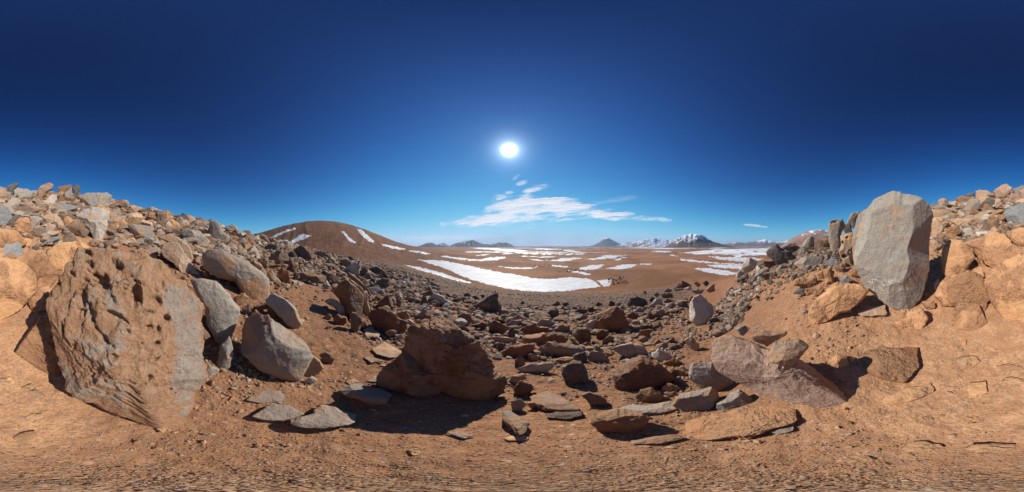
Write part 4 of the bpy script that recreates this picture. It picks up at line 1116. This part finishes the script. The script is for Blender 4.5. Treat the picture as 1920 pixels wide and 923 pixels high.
STONE_PIECES = []
def scatter(rng, n, pxr, rr, ang, amax, warm, level=1, bare=(), clump=0.0, flat=1.0, py_min=None, alpha=1.6, sink=0.25, tones=(0, 1)):
    """n stones between panorama columns pxr and radii rr (log spaced); ang = angular radius range in degrees, amax = real size cap"""
    px = rng.uniform(pxr[0], pxr[1], n); r = np.exp(rng.uniform(math.log(rr[0]), math.log(rr[1]), n))
    az = (px - 960) / 1920 * 2 * np.pi
    x, y = r * np.sin(az), r * np.cos(az)
    if clump:
        nz = fbm(np.stack([x, y, 0 * x], -1) * (1.3 if rr[1] < 20 else 0.2), 3, 77)
        k = nz > clump - 1.0 + rng.uniform(0, 1, n) * 0.9
        x, y, r, px = x[k], y[k], r[k], px[k]
    z = height(x, y)
    py = 461.5 - np.degrees(np.arctan2(z, r)) / 360 * 1920
    k = np.ones(len(x), bool)
    for (bx, by, rx, ry) in bare:
        k &= (((px - bx) / rx) ** 2 + ((py - by) / ry) ** 2 > 1) | (rng.uniform(0, 1, len(x)) < 0.07)
    x, y, z, r = x[k], y[k], z[k], r[k]; n = len(x)
    u = rng.uniform(0, 1, n)
    a0, a1 = ang
    A = (a0 ** -alpha + u * (a1 ** -alpha - a0 ** -alpha)) ** (-1 / alpha)
    d = np.sqrt(r * r + z * z)
    size = np.minimum(np.radians(A) * d, amax * rng.uniform(0.5, 1, n))
    vs_, f = stone_variants(level, 8, 500 + level)
    nv = len(vs_[0])
    V = np.stack(vs_)[rng.randint(0, 8, n)]
    al, be, ga = rng.uniform(0, 2 * np.pi, n), rng.normal(0, 0.3, n), rng.normal(0, 0.3, n)
    V = V * size[:, None, None]; V[..., 2] *= flat
    c, s = np.cos(be)[:, None], np.sin(be)[:, None]
    V = np.stack([V[..., 0], V[..., 1] * c - V[..., 2] * s, V[..., 1] * s + V[..., 2] * c], -1)
    c, s = np.cos(ga)[:, None], np.sin(ga)[:, None]
    V = np.stack([V[..., 0] * c + V[..., 2] * s, V[..., 1], -V[..., 0] * s + V[..., 2] * c], -1)
    c, s = np.cos(al)[:, None], np.sin(al)[:, None]
    V = np.stack([V[..., 0] * c - V[..., 1] * s, V[..., 0] * s + V[..., 1] * c, V[..., 2]], -1)
    V = V + np.stack([x, y, z + size * sink], -1)[:, None, :]
    F = f[None] + (np.arange(n) * nv)[:, None, None]
    tone = np.repeat(rng.uniform(tones[0], tones[1], n), nv)
    wm = warm if np.isscalar(warm) else warm(x, y)
    wv = np.repeat(np.clip((rng.uniform(0, 1, n) < wm).astype(float), 0, 1), nv)
    STONE_PIECES.append((V.reshape(-1, 3), F.reshape(-1, 3), tone, wv))

def build_stones():
    rng = np.random.RandomState(4)
    dirt = [(585, 590, 75, 55), (1390, 590, 120, 40), (1500, 560, 60, 28), (640, 670, 60, 40), (1370, 560, 60, 30), (1250, 620, 40, 22), (1560, 640, 130, 30), (1120, 740, 60, 18)]
    # rubble between the boulders, zone by zone
    scatter(rng, 2600, (-10, 470), (2.6, 17), (0.35, 2.3), 0.35, 0.25, 2, bare=[(200, 470, 60, 30), (255, 455, 30, 25)])
    scatter(rng, 900, (-10, 480), (4.0, 13), (1.7, 4.0), 0.9, 0.15, 3, alpha=1.2, tones=(0.1, 0.95))
    scatter(rng, 500, (1745, 1930), (4.0, 12), (1.4, 3.6), 0.8, 0.25, 3, alpha=1.2)
    scatter(rng, 350, (400, 700), (4.5, 22), (1.0, 2.3), 0.8, 0.1, 3, alpha=1.4, bare=dirt)
    scatter(rng, 300, (1340, 1590), (3.6, 6.5), (1.4, 3.2), 0.45, 0.0, 3, tones=(0, 0.45), alpha=1.2, bare=[(1480, 555, 120, 34)])
    scatter(rng, 420, (365, 500), (0.95, 2.2), (0.3, 1.2), 0.05, 0.7, 2, clump=0.8)
    scatter(rng, 800, (740, 1290), (2.6, 13), (1.0, 2.8), 0.6, 0.04, 3, alpha=1.5, bare=dirt)
    scatter(rng, 420, (500, 800), (2.8, 18), (1.0, 2.6), 0.5, 0.1, 3, alpha=1.5, bare=dirt)
    scatter(rng, 1500, (1745, 1930), (4.2, 11), (0.8, 2.7), 0.42, 0.45, 2)
    scatter(rng, 900, (1745, 1930), (3.2, 5.0), (0.3, 1.1), 0.3, 0.8, 2)
    scatter(rng, 2400, (400, 640), (3.5, 40), (0.3, 1.7), 0.6, 0.12, 2, bare=dirt)
    scatter(rng, 2600, (600, 820), (2.4, 30), (0.3, 1.5), 0.5, 0.12, 2, bare=dirt)
    scatter(rng, 7000, (760, 1270), (2.2, 13), (0.35, 2.0), 0.4, 0.10, 2, clump=0.85, bare=dirt)
    scatter(rng, 2200, (940, 1300), (4.5, 16), (0.25, 0.9), 0.35, 0.03, 2, flat=0.7)
    scatter(rng, 2200, (1200, 1400), (3.6, 13), (0.3, 1.4), 0.4, 0.15, 2, bare=dirt)
    scatter(rng, 900, (1350, 1430), (4.3, 9), (0.5, 2.2), 0.42, 0.1, 2)
    scatter(rng, 1100, (1430, 1590), (3.3, 5.6), (0.6, 2.2), 0.3, 0.05, 2, tones=(0, 0.6), bare=[(1480, 555, 120, 32)])
    scatter(rng, 700, (1470, 1660), (3.2, 5.5), (0.3, 1.2), 0.2, 0.85, 2)
    # stones strewn on the gravel slope
    scatter(rng, 9000, (560, 1300), (9, 320), (0.07, 0.32), 1.1, 0.05, 1, alpha=2.2)
    scatter(rng, 2500, (560, 1300), (9, 60), (0.2, 0.55), 0.6, 0.03, 1, alpha=2.4)
    scatter(rng, 5000, (150, 600), (6, 24), (0.4, 1.7), 0.6, 0.25, 2)
    scatter(rng, 2500, (-10, 200), (6, 14), (0.5, 1.9), 0.5, 0.3, 2)
    scatter(rng, 2600, (-10, 1930), (7.5, 12), (0.5, 1.8), 0.35, 0.35, 2, bare=[(960, 600, 480, 500)])
    scatter(rng, 3200, (1400, 1930), (1.2, 4.5), (0.3, 1.6), 0.12, 0.9, 2, clump=0.8, alpha=2.0)
    # pebbles and grit close to the viewer
    back = lambda x, y: np.clip(0.72 - y * 0.2 - (np.hypot(x, y) > 2) * 0.15, 0.2, 0.95)
    scatter(rng, 12000, (0, 1920), (0.5, 5.5), (0.16, 1.1), 0.08, back, 1, alpha=1.9, clump=0.7)
    scatter(rng, 42000, (0, 1920), (0.10, 7), (0.12, 0.42), 0.03, back, 0, alpha=2.2, sink=0.15)
    scatter(rng, 3500, (380, 1500), (1.3, 4.5), (0.3, 1.1), 0.08, 0.3, 2, clump=0.7, bare=dirt, alpha=1.9)
    V, F, T, W = [], [], [], []; off = 0
    for v, f, t_, w_ in STONE_PIECES:
        V.append(v); F.append(f + off); T.append(t_); W.append(w_); off += len(v)
    o = mesh_obj('loose_stones', np.concatenate(V), np.concatenate(F), stone_material(), smooth=False)
    set_attr(o.data, 'tone', np.concatenate(T)); set_attr(o.data, 'warm', np.concatenate(W))
    tag(o, 'countless loose stones and pebbles strewn between the boulders and down the gravel slope', 'stones', kind='stuff')
build_stones()

# ------------------------------------------------------------------ mountains round the plain
def mountain_material(name, low, high, snow_amt, scale, lowsnow=0.0):
    t = NT(name)
    P = t.n.new('ShaderNodeNewGeometry').outputs['Position']
    Q = t.vmath('MULTIPLY', P, (1 / scale, 1 / scale, 1.6 / scale))
    a = t.noise(Q, 2.5, 7, 0.65); b = t.noise(Q, 9, 6, 0.7)
    h = t.attr('rel').outputs['Fac']
    c = t.mix(t.ramp(a, 0.4, 0.6), low, high)
    c = t.mix(t.ramp(b, 0.4, 0.65, 0, 0.4), c, (0.12, 0.08, 0.07))
    m = t.math('ADD', t.math('MULTIPLY', h, 0.34), t.math('ADD', t.math('MULTIPLY', a, 0.45), t.math('MULTIPLY', b, 0.75)))
    if lowsnow: m = t.math('ADD', m, t.math('MULTIPLY', t.math('SUBTRACT', 1.0, h), lowsnow))
    s = t.ramp(m, 0.97 - snow_amt * 0.5, 1.02 - snow_amt * 0.5)
    c = t.mix(s, c, (0.80, 0.82, 0.86))
    t.bsdf(c, 0.95, t.bump(b, 0.5, scale * 0.012), 0.1)
    return t.m

def mountain(name, prof, rc, depth, mat, seed, rug=0.35):
    prof = np.array(prof, float)
    px = np.linspace(prof[0, 0], prof[-1, 0], int((prof[-1, 0] - prof[0, 0]) * 1.6) + 2)
    py = np.interp(px, prof[:, 0], prof[:, 1]) + 1.1 * rug * 2 * fbm(np.stack([px * 0.22, 0 * px, 0 * px + seed], -1), 4, seed)
    zt = rc * np.tan(np.radians((461.5 - py) / 1920 * 360)) - VALLEY
    zt = np.maximum(zt, 0)
    s = np.concatenate([np.linspace(-1, 0, 40), np.linspace(0, 1, 26)[1:]])
    S, PXg = np.meshgrid(s, px, indexing='ij'); ZT = np.broadcast_to(zt, S.shape)
    az = (PXg - 960) / 1920 * 2 * np.pi
    R = rc + S * depth
    x, y = R * np.sin(az), R * np.cos(az)
    p = np.stack([x.ravel(), y.ravel(), 0 * x.ravel()], -1) / (depth * 0.55)
    nz = fbm(p, 5, seed, True).reshape(S.shape)
    prof_s = (1 - np.abs(S)) ** 1.15
    # gullies cut the flanks, the crest keeps its height
    z = ZT * prof_s * (1 + rug * nz * np.clip(np.abs(S) * 3, 0.12, 1)) + VALLEY - 25
    nr, nc = S.shape
    V = np.stack([x.ravel(), y.ravel(), z.ravel()], -1)
    base = V.copy(); base[:, 2] = VALLEY - 60
    i = np.arange(nr - 1)[:, None]; j = np.arange(nc - 1)[None]
    a = i * nc + j
    F = np.stack([a, a + 1, a + nc + 1, a + nc], -1).reshape(-1, 4)
    c = V.mean(0); c[2] = VALLEY
    o = mesh_obj(name, V - c, F, mat); o.location = Vector(c)
    set_attr(o.data, 'rel', np.clip((z - VALLEY) / max(zt.max(), 1), 0, 1))
    tag(o, kind='structure')
    return o

mountain('mountain', [(770,468),(786,461),(798,456),(810,454),(820,459),(832,455),(842,461),(856,455.5),(868,452.5),(880,450.5),(886,449),(894,452.5),(905,457),(920,458),(935,455),(950,455),(958,458.5),(975,468)],
         15000, 2600, mountain_material('dark_far_ridge', (0.06, 0.04, 0.04), (0.10, 0.066, 0.062), 0.10, 2200, 0.22), 3)
mountain('mountain', [(1080,466),(1100,463),(1112,460),(1122,455),(1131,449),(1137,445),(1141,445),(1149,450),(1160,456),(1176,461),(1200,465)],
         34000, 5200, mountain_material('far_cone', (0.11, 0.09, 0.09), (0.15, 0.12, 0.12), 0.22, 5000), 9, 0.2)
mountain('mountain', [(1140,464),(1155,461),(1170,456),(1190,453),(1200,451),(1215,447.5),(1228,446),(1245,449),(1262,452),(1285,458),(1310,464)],
         19000, 3600, mountain_material('snowy_range', (0.15, 0.11, 0.10), (0.2, 0.14, 0.12), 0.36, 2400, 0.2), 14, 0.7)
mountain('mountain', [(1238,466),(1250,460),(1258,456),(1268,448),(1278,443),(1288,440.5),(1295,437.5),(1300,440),(1305,438),(1315,441.5),(1322,444),(1330,450),(1345,455),(1362,460),(1390,466)],
         11500, 2300, mountain_material('dark_snowy_peak', (0.13, 0.08, 0.065), (0.17, 0.11, 0.09), 0.42, 1500), 23, 0.7)
mountain('mountain', [(1330,464),(1345,460),(1360,457),(1380,453),(1398,455),(1420,451),(1436,449),(1460,453),(1480,451),(1500,452),(1540,456),(1600,462)],
         32000, 5500, mountain_material('far_violet_range', (0.16, 0.11, 0.11), (0.22, 0.16, 0.15), 0.35, 9000), 31)
mountain('mountain', [(1452,468),(1468,458),(1480,449),(1495,440),(1510,433.5),(1525,430.5),(1540,430),(1560,433),(1600,443),(1640,455),(1680,466)],
         6500, 1900, mountain_material('brown_mountain', (0.25, 0.145, 0.11), (0.33, 0.21, 0.165), 0.12, 2200), 44, 0.18)

# ------------------------------------------------------------------ snow lying on the plain and on the hill
def inside(poly, X, Y):
    c = np.zeros(X.shape, bool); n = len(poly)
    for i in range(n):
        x1, y1 = poly[i]; x2, y2 = poly[(i + 1) % n]
        if y1 == y2: continue
        k = ((y1 > Y) != (y2 > Y)) & (X < (x2 - x1) * (Y - y1) / (y2 - y1) + x1)
        c ^= k
    return c
def edge_dist(poly, X, Y):
    d = np.full(X.shape, 1e9); n = len(poly)
    for i in range(n):
        a = np.array(poly[i], float); b = np.array(poly[(i + 1) % n], float); e = b - a
        t = np.clip(((X - a[0]) * e[0] + (Y - a[1]) * e[1]) / (e @ e), 0, 1)
        d = np.minimum(d, np.hypot(X - a[0] - t * e[0], Y - a[1] - t * e[1]))
    return d

def snow_material():
    t = NT('snow')
    P = t.n.new('ShaderNodeNewGeometry').outputs['Position']
    a = t.noise(t.vmath('MULTIPLY', P, (0.02, 0.05, 0.02)), 1.0, 6, 0.6)
    b = t.noise(P, 0.35, 6, 0.7)
    c = t.mix(t.ramp(a, 0.45, 0.62), (0.72, 0.72, 0.735), (0.60, 0.55, 0.51))
    c = t.mix(t.ramp(b, 0.52, 0.72, 0, 0.4), c, (0.5, 0.38, 0.3))
    t.bsdf(c, 0.7, t.bump(b, 0.35, 0.5), 0.3)
    return t.m
SNOW = snow_material()

def snow_patch(poly, seed, lift=0.35, label=None, step=0.5):
    poly = np.array(poly, float)
    x0, y0 = poly.min(0) - 2; x1, y1 = poly.max(0) + 2
    gx = np.arange(x0, x1, 0.7); gy = np.arange(y0, y1, 0.3 if seed < 38 else 0.15)
    X, Y = np.meshgrid(gx, gy)
    sd = np.where(inside(poly, X, Y), 1, -1) * edge_dist(poly, X, Y)
    q = np.stack([X.ravel() * 0.16, Y.ravel() * 0.55, np.full(X.size, seed * 3.7)], -1)
    sd = sd + ((2.6 if seed < 38 else 1.2) * fbm(q, 5, seed, gain=0.7)).reshape(X.shape) - (0.1 if seed in (10, 11) else 0.5 if seed < 10 + 28 else -0.15)
    t, d = cast(X.ravel(), Y.ravel(), 100, 50000)
    ok = (sd.ravel() > 0) & ~np.isnan(t)
    t = np.nan_to_num(t, nan=100)
    x, y = d[:, 0] * t, d[:, 1] * t
    z = height(x, y) + lift * ss(-0.3, 1.5, sd.ravel()) * np.maximum(1, t / 700) + 0.05
    nr, nc = X.shape
    i = np.arange(nr - 1)[:, None]; j = np.arange(nc - 1)[None]
    a = i * nc + j
    F = np.stack([a, a + nc, a + nc + 1, a + 1], -1).reshape(-1, 4)
    tr = t.reshape(-1)
    F = F[ok[F].sum(1) >= 3]
    rat = tr[F].max(1) / np.maximum(tr[F].min(1), 1)
    F = F[rat < 1.6]
    if len(F) == 0: return None
    used = np.unique(F); mp = -np.ones(len(x), int); mp[used] = np.arange(len(used))
    V = np.stack([x, y, z], -1)[used]; F = mp[F]
    c = V.mean(0)
    o = mesh_obj('snow', V - c, F, SNOW); o.location = Vector(c)
    tag(o, kind='structure')
    return o

SN = [
 [(783,487),(800,488),(830,489),(850,493),(870,496),(900,503),(940,511),(985,518),(1010,523),(1040,523),(1070,520),(1100,522),(1115,528),(1128,538),(1100,541),(1060,546),(1020,548),(985,546),(950,541),(915,534),(885,525),(862,517),(845,508),(820,499)],
 [(756,496.5),(790,502),(820,509),(850,519),(886,531),(870,531),(840,523),(810,513),(780,505)],
 [(1118,526),(1145,523),(1151,526),(1142,537),(1132,538)],
 [(815,479),(840,480),(880,485),(905,486),(920,482),(946,481),(950,485),(930,488),(900,490),(870,489),(840,485)],
 [(925,498),(960,500),(1000,502),(1010,499),(1000,505),(960,505)],
 [(1083,503),(1105,497),(1135,496),(1125,503),(1110,506),(1090,507)], [(1135,504),(1165,496),(1196,496),(1185,502),(1165,506)],
 [(1198,493),(1223,494),(1221,498),(1200,497)],
 [(1298,503),(1330,502),(1360,506),(1388,513),(1362,518),(1325,511)],
 [(1318,495),(1370,496),(1405,499),(1395,506),(1340,502)], [(1262,485),(1300,487),(1350,492),(1405,496),(1395,499),(1330,494),(1280,490)],
 [(1325,480),(1400,482),(1432,486),(1410,492),(1350,488)], [(1345,474),(1400,475),(1440,478),(1400,480),(1350,478)],
 [(1058,506),(1085,508),(1110,514),(1100,517),(1075,511)], [(1028,489),(1060,483),(1102,483),(1075,488),(1050,492)],
 [(1090,486),(1140,480),(1184,477),(1150,484),(1110,488)], [(1150,488),(1168,484),(1162,490)],
 [(985,484),(1010,486),(1030,487),(1010,490)], [(1030,497),(1065,499),(1064,502),(1035,500)], [(960,472),(1040,474),(1090,477),(1030,478),(970,476)],
 [(960,479),(1000,480),(1030,482),(990,483)], [(1255,477),(1275,480),(1272,483),(1256,480)],
 [(508,445),(520,438),(540,430),(553,426),(556,430),(535,438),(515,446)], [(537,456),(550,449),(560,442),(568,438.5),(584,443),(575,449),(560,453),(545,457)],
 [(639,433),(645,434),(655,445),(668,454),(666,458),(655,453),(645,442)], [(667,429),(676,430),(687,440),(701,452),(703,458),(690,454),(677,442)],
 [(714,457),(735,461),(762,466),(760,470),(735,467),(717,462)], [(763,469),(785,471),(807,476),(800,478),(780,475)],
]
_rs = np.random.RandomState(12)
for k in range(24):
    cx = _rs.uniform(835, 1440); cy = 465.5 + 27 * _rs.beta(1.1, 2.2)
    if 1180 < cx < 1300 and cy > 474: continue
    w = _rs.uniform(8, 30) * (1.3 if cy < 475 else 0.8); h = _rs.uniform(0.5, 1.5); tl = _rs.uniform(-1.5, 1.5)
    SN.append([(cx - w, cy + tl), (cx - w * 0.4, cy - h + tl * 0.5), (cx + w * 0.5, cy - h * 0.8 - tl * 0.5), (cx + w, cy - tl), (cx + w * 0.3, cy + h - tl * 0.3), (cx - w * 0.5, cy + h * 0.7 + tl * 0.5)])
for i, p in enumerate(SN): snow_patch(p, 10 + i)

# ------------------------------------------------------------------ rock outcrops far out on the plain
def outcrop(px0, px1, py0, py1, n, size, label, seed, mat):
    rng = np.random.RandomState(seed)
    px = rng.uniform(px0, px1, n); py = py0 + (py1 - py0) * rng.beta(2, 1.3, n)
    py = np.maximum(py, py0 + (py1 - py0) * np.abs((px - (px0 + px1) / 2) / (px1 - px0) * 2) ** 2 * 0.5)
    t, d = cast(px, py, 50, 20000); k = ~np.isnan(t); t, d = t[k], d[k]; n = len(t)
    x, y = d[:, 0] * t, d[:, 1] * t; z = height(x, y)
    vs_, f = stone_variants(2, 8, 900)
    V = np.stack(vs_)[rng.randint(0, 8, n)] * (rng.uniform(0.5, 1.3, n) * size)[:, None, None]
    V[..., 2] *= 1.3
    V = V + np.stack([x, y, z + size * 0.2], -1)[:, None, :]
    F = (f[None] + (np.arange(n) * V.shape[1])[:, None, None]).reshape(-1, 3); V = V.reshape(-1, 3)
    c = V.mean(0)
    o = mesh_obj('rock_outcrop', V - c, F, mat, smooth=False); o.location = Vector(c)
    tag(o, label, 'outcrop', kind='stuff')
outcrop(1140, 1177, 515, 534, 60, 3.2, 'brown rock outcrop on the plain at the right tip of the long snow tongue', 5, RM['brown'])
outcrop(1044, 1092, 496, 512, 45, 3.6, 'line of dark boulders far out on the plain beyond the long snow tongue', 6, RM['dark'])
outcrop(1000, 1040, 494, 502, 18, 3.4, 'small dark scatter of rocks left of the line of far dark boulders', 7, RM['dark'])

# ------------------------------------------------------------------ thin clouds, seven kilometres up
def cloud_material():
    t = NT('cirrus')
    d = t.attr('cover').outputs['Fac']
    tr = t.n.new('ShaderNodeBsdfTransparent'); tl = t.n.new('ShaderNodeBsdfTranslucent'); tl.inputs['Color'].default_value = (1, 1, 1, 1)
    df = t.n.new('ShaderNodeBsdfDiffuse'); df.inputs['Color'].default_value = (1, 1, 1, 1)
    m0 = t.n.new('ShaderNodeMixShader'); m0.inputs[0].default_value = 0.15; t.l.new(tl.outputs[0], m0.inputs[1]); t.l.new(df.outputs[0], m0.inputs[2])
    m = t.n.new('ShaderNodeMixShader'); t.l.new(d, m.inputs[0]); t.l.new(tr.outputs[0], m.inputs[1]); t.l.new(m0.outputs[0], m.inputs[2])
    t.l.new(m.outputs[0], t.out.inputs[0])
    return t.m
CLOUD = cloud_material()
def cloud(poly, seed, amp, soft, label, alt=7000.0, stretch=(0.02, 0.10), shear=0.0, base=0.5):
    poly = np.array(poly, float)
    x0, y0 = poly.min(0) - soft; x1, y1 = poly.max(0) + soft; y1 = min(y1, 456)
    gx = np.arange(x0, x1, 0.8); gy = np.arange(y0, y1, 0.4)
    X, Y = np.meshgrid(gx, gy)
    sd = np.where(inside(poly, X, Y), 1, -1) * edge_dist(poly, X, Y)
    q = np.stack([(X.ravel() + shear * Y.ravel()) * stretch[0], (Y.ravel() + 0.12 * X.ravel()) * stretch[1], np.full(X.size, seed * 5.1)], -1)
    nz = fbm(q, 6, seed, gain=0.6).reshape(X.shape)
    den = ss(-soft * 0.6, soft, sd + nz * soft * 1.6) * np.clip(base + nz * 1.9, 0, 1.2) * amp
    den = np.clip(den, 0, 0.97)
    D = px_dir(X.ravel(), Y.ravel())
    t = alt / D[:, 2]
    V = D * t[:, None]
    nr, nc = X.shape
    i = np.arange(nr - 1)[:, None]; j = np.arange(nc - 1)[None]; a = i * nc + j
    F = np.stack([a, a + 1, a + nc + 1, a + nc], -1).reshape(-1, 4)
    dn = den.ravel(); F = F[dn[F].max(1) > 0.012]
    used = np.unique(F); mp = -np.ones(len(V), int); mp[used] = np.arange(len(used))
    V = V[used]; F = mp[F]; dn = dn[used]
    # a real layer: underside and top side, thicker where the cloud is denser
    n = len(V); top = V.copy(); top[:, 2] += 20 + 260 * dn
    bot = V.copy(); bot[:, 2] -= 60 * dn
    VV = np.concatenate([bot, top]); FF = np.concatenate([F, F[:, ::-1] + n])
    c = VV.mean(0)
    o = mesh_obj('cloud', VV - c, FF, CLOUD); o.location = Vector(c)
    d1 = 1 - np.sqrt(1 - np.clip(dn, 0, 0.97))      # two layers together give the density
    set_attr(o.data, 'cover', np.concatenate([d1, d1]))
    tag(o, label, 'cloud')
def zc(s): return [(float(a.split(',')[0]) / 3.077 + 700, float(a.split(',')[1]) / 3.077 + 180) for a in s.split()]
cloud(zc("400,740 500,718 630,692 640,650 680,605 740,590 830,590 880,545 1000,500 1012,512 930,562 900,598 1050,590 1180,610 1300,660 1400,675 1500,690 1400,705 1250,692 1130,702 1000,722 850,738 700,742 550,745"),
      3, 0.95, 9, 'large wispy white cloud streaming right, low under the sun', shear=-0.8, base=0.68, stretch=(0.02, 0.17))
cloud(zc("1310,708 1400,698 1560,696 1720,714 1600,722 1400,716"), 5, 0.8, 4, 'thin white streak of cloud right of the large wispy one', base=0.6)
cloud(zc("755,555 780,542 812,548 805,562 770,570"), 6, 0.55, 4, 'small oval puff of cloud just above the large wispy one', base=0.7)
cloud(zc("830,510 860,488 890,488 870,510 840,520"), 7, 0.4, 4, 'small faint puff of cloud, middle one of three below the sun', base=0.7)
cloud(zc("800,485 820,462 840,455 825,480"), 8, 0.35, 3, 'faintest small cloud shred, nearest under the sun', base=0.7)
cloud([(1392, 421), (1410, 420.5), (1440, 427), (1405, 425)], 9, 0.6, 2, 'tiny lone white cloud streak above the far right mountains', base=0.7)
cloud([(690, 436), (760, 440), (900, 446), (1000, 449), (1000, 458), (700, 458)], 10, 0.28, 6, 'faint pale bank of cloud low on the horizon beside the big hill', base=0.8, stretch=(0.006, 0.12))
cloud(zc("1180,600 1350,595 1500,585 1640,600 1450,610 1300,622"), 11, 0.14, 6, 'very faint veil of cloud above the right end of the large wispy one', base=0.7)

# ------------------------------------------------------------------ haze
bm = bmesh.new(); bmesh.ops.create_cube(bm, size=1.0)
me = bpy.data.meshes.new('haze'); bm.to_mesh(me); bm.free()
hz = bpy.data.objects.new('haze', me); COL.objects.link(hz)
hz.scale = (122000, 122000, 2060); hz.location = (0, 0, 1030 - 260)
hm = bpy.data.materials.new('haze'); hm.use_nodes = True; hm.node_tree.nodes.clear()
ho = hm.node_tree.nodes.new('ShaderNodeOutputMaterial'); hv = hm.node_tree.nodes.new('ShaderNodeVolumePrincipled')
hv.inputs['Color'].default_value = (0.50, 0.72, 1.0, 1); hv.inputs['Density'].default_value = 1.5e-5; hv.inputs['Anisotropy'].default_value = 0.3
hm.node_tree.links.new(hv.outputs[0], ho.inputs['Volume']); me.materials.append(hm)
tag(hz, kind='stuff')
# ------------------------------------------------------------------ labels: what sets each rock apart from its neighbours
KW = dict(grey='grey', gox='grey and ochre', pale='pale', white='whitish', tan='tan', pink='pinkish', ochre='ochre', rust='rust coloured',
          brown='brown', dark='dark', blue='blue grey', pit='pitted', slabm='grey', centre='brown')
def aspect_word(r):
    x0, y0 = r['poly'].min(0); x1, y1 = r['poly'].max(0); a = (x1 - x0) / max(y1 - y0, 1)
    if r['mode'] == 'F': return 'flat slab'
    return 'upright rock' if a < 0.72 else 'blocky rock' if a < 1.25 else 'long low rock' if a > 2.0 else 'broad rock'
def size_word(r):
    q = math.sqrt(r['area'])
    return 'tiny' if q < 9 else 'small' if q < 15 else 'middling' if q < 26 else 'large'
LMS = [r for r in ROCKS if r['lm']]
def side(r, l):
    dx, dy = r['c'] - l['c']
    hw = (l['poly'].max(0) - l['poly'].min(0)) / 2 + 6
    if abs(dx) / hw[0] > abs(dy) / hw[1]:
        return 'right of' if dx > 0 else 'left of'
    return 'behind' if dy < 0 else 'in front of'
def ldist(r, l):
    h = (l['poly'].max(0) - l['poly'].min(0)) / 2
    d = np.maximum(np.abs(r['c'] - l['c']) - h, 0)
    return math.hypot(d[0], d[1] * 1.3)
for r in ROCKS:
    if not r['label']:
        ls = sorted(LMS, key=lambda l: ldist(r, l)); r['ls'] = ls
        r['label'] = f"{size_word(r)} {KW[r['kind']]} {aspect_word(r)} {side(r, ls[0])} the {ls[0]['lm']}"
        r['auto'] = True
groups = {}
for r in ROCKS: groups.setdefault(r['label'], []).append(r)
for lab, rs in list(groups.items()):
    if len(rs) < 2: continue
    rs.sort(key=lambda r: r['c'][0])
    if len(rs) == 2: words = ['left one of two: ', 'right one of two: ']
    elif len(rs) == 3: words = ['leftmost of three: ', 'middle of three: ', 'rightmost of three: ']
    else:
        nw = ['first', 'second', 'third', 'fourth', 'fifth', 'sixth', 'seventh', 'eighth']
        words = [f'{nw[i]} from left among: ' for i in range(len(rs))]
    for w, r in zip(words, rs): r['label'] = (w + lab).replace(':', ',')
seen = set()
for r in ROCKS:
    w = r['label'].split()
    if len(w) > 16: r['label'] = ' '.join(w[:16])
    if r['label'] in seen: print('DUP', r['label'])
    if len(w) > 16: print('LONG', ' '.join(w))
    seen.add(r['label'])
    q = math.sqrt(r['area'])
    cat = 'flat rock' if 'flat' in r['o'].name else 'boulder' if q > 30 else 'rock' if q > 14 else 'stone'
    tag(r['o'], r['label'], cat, 'boulders and rocks strewn over the hillside')
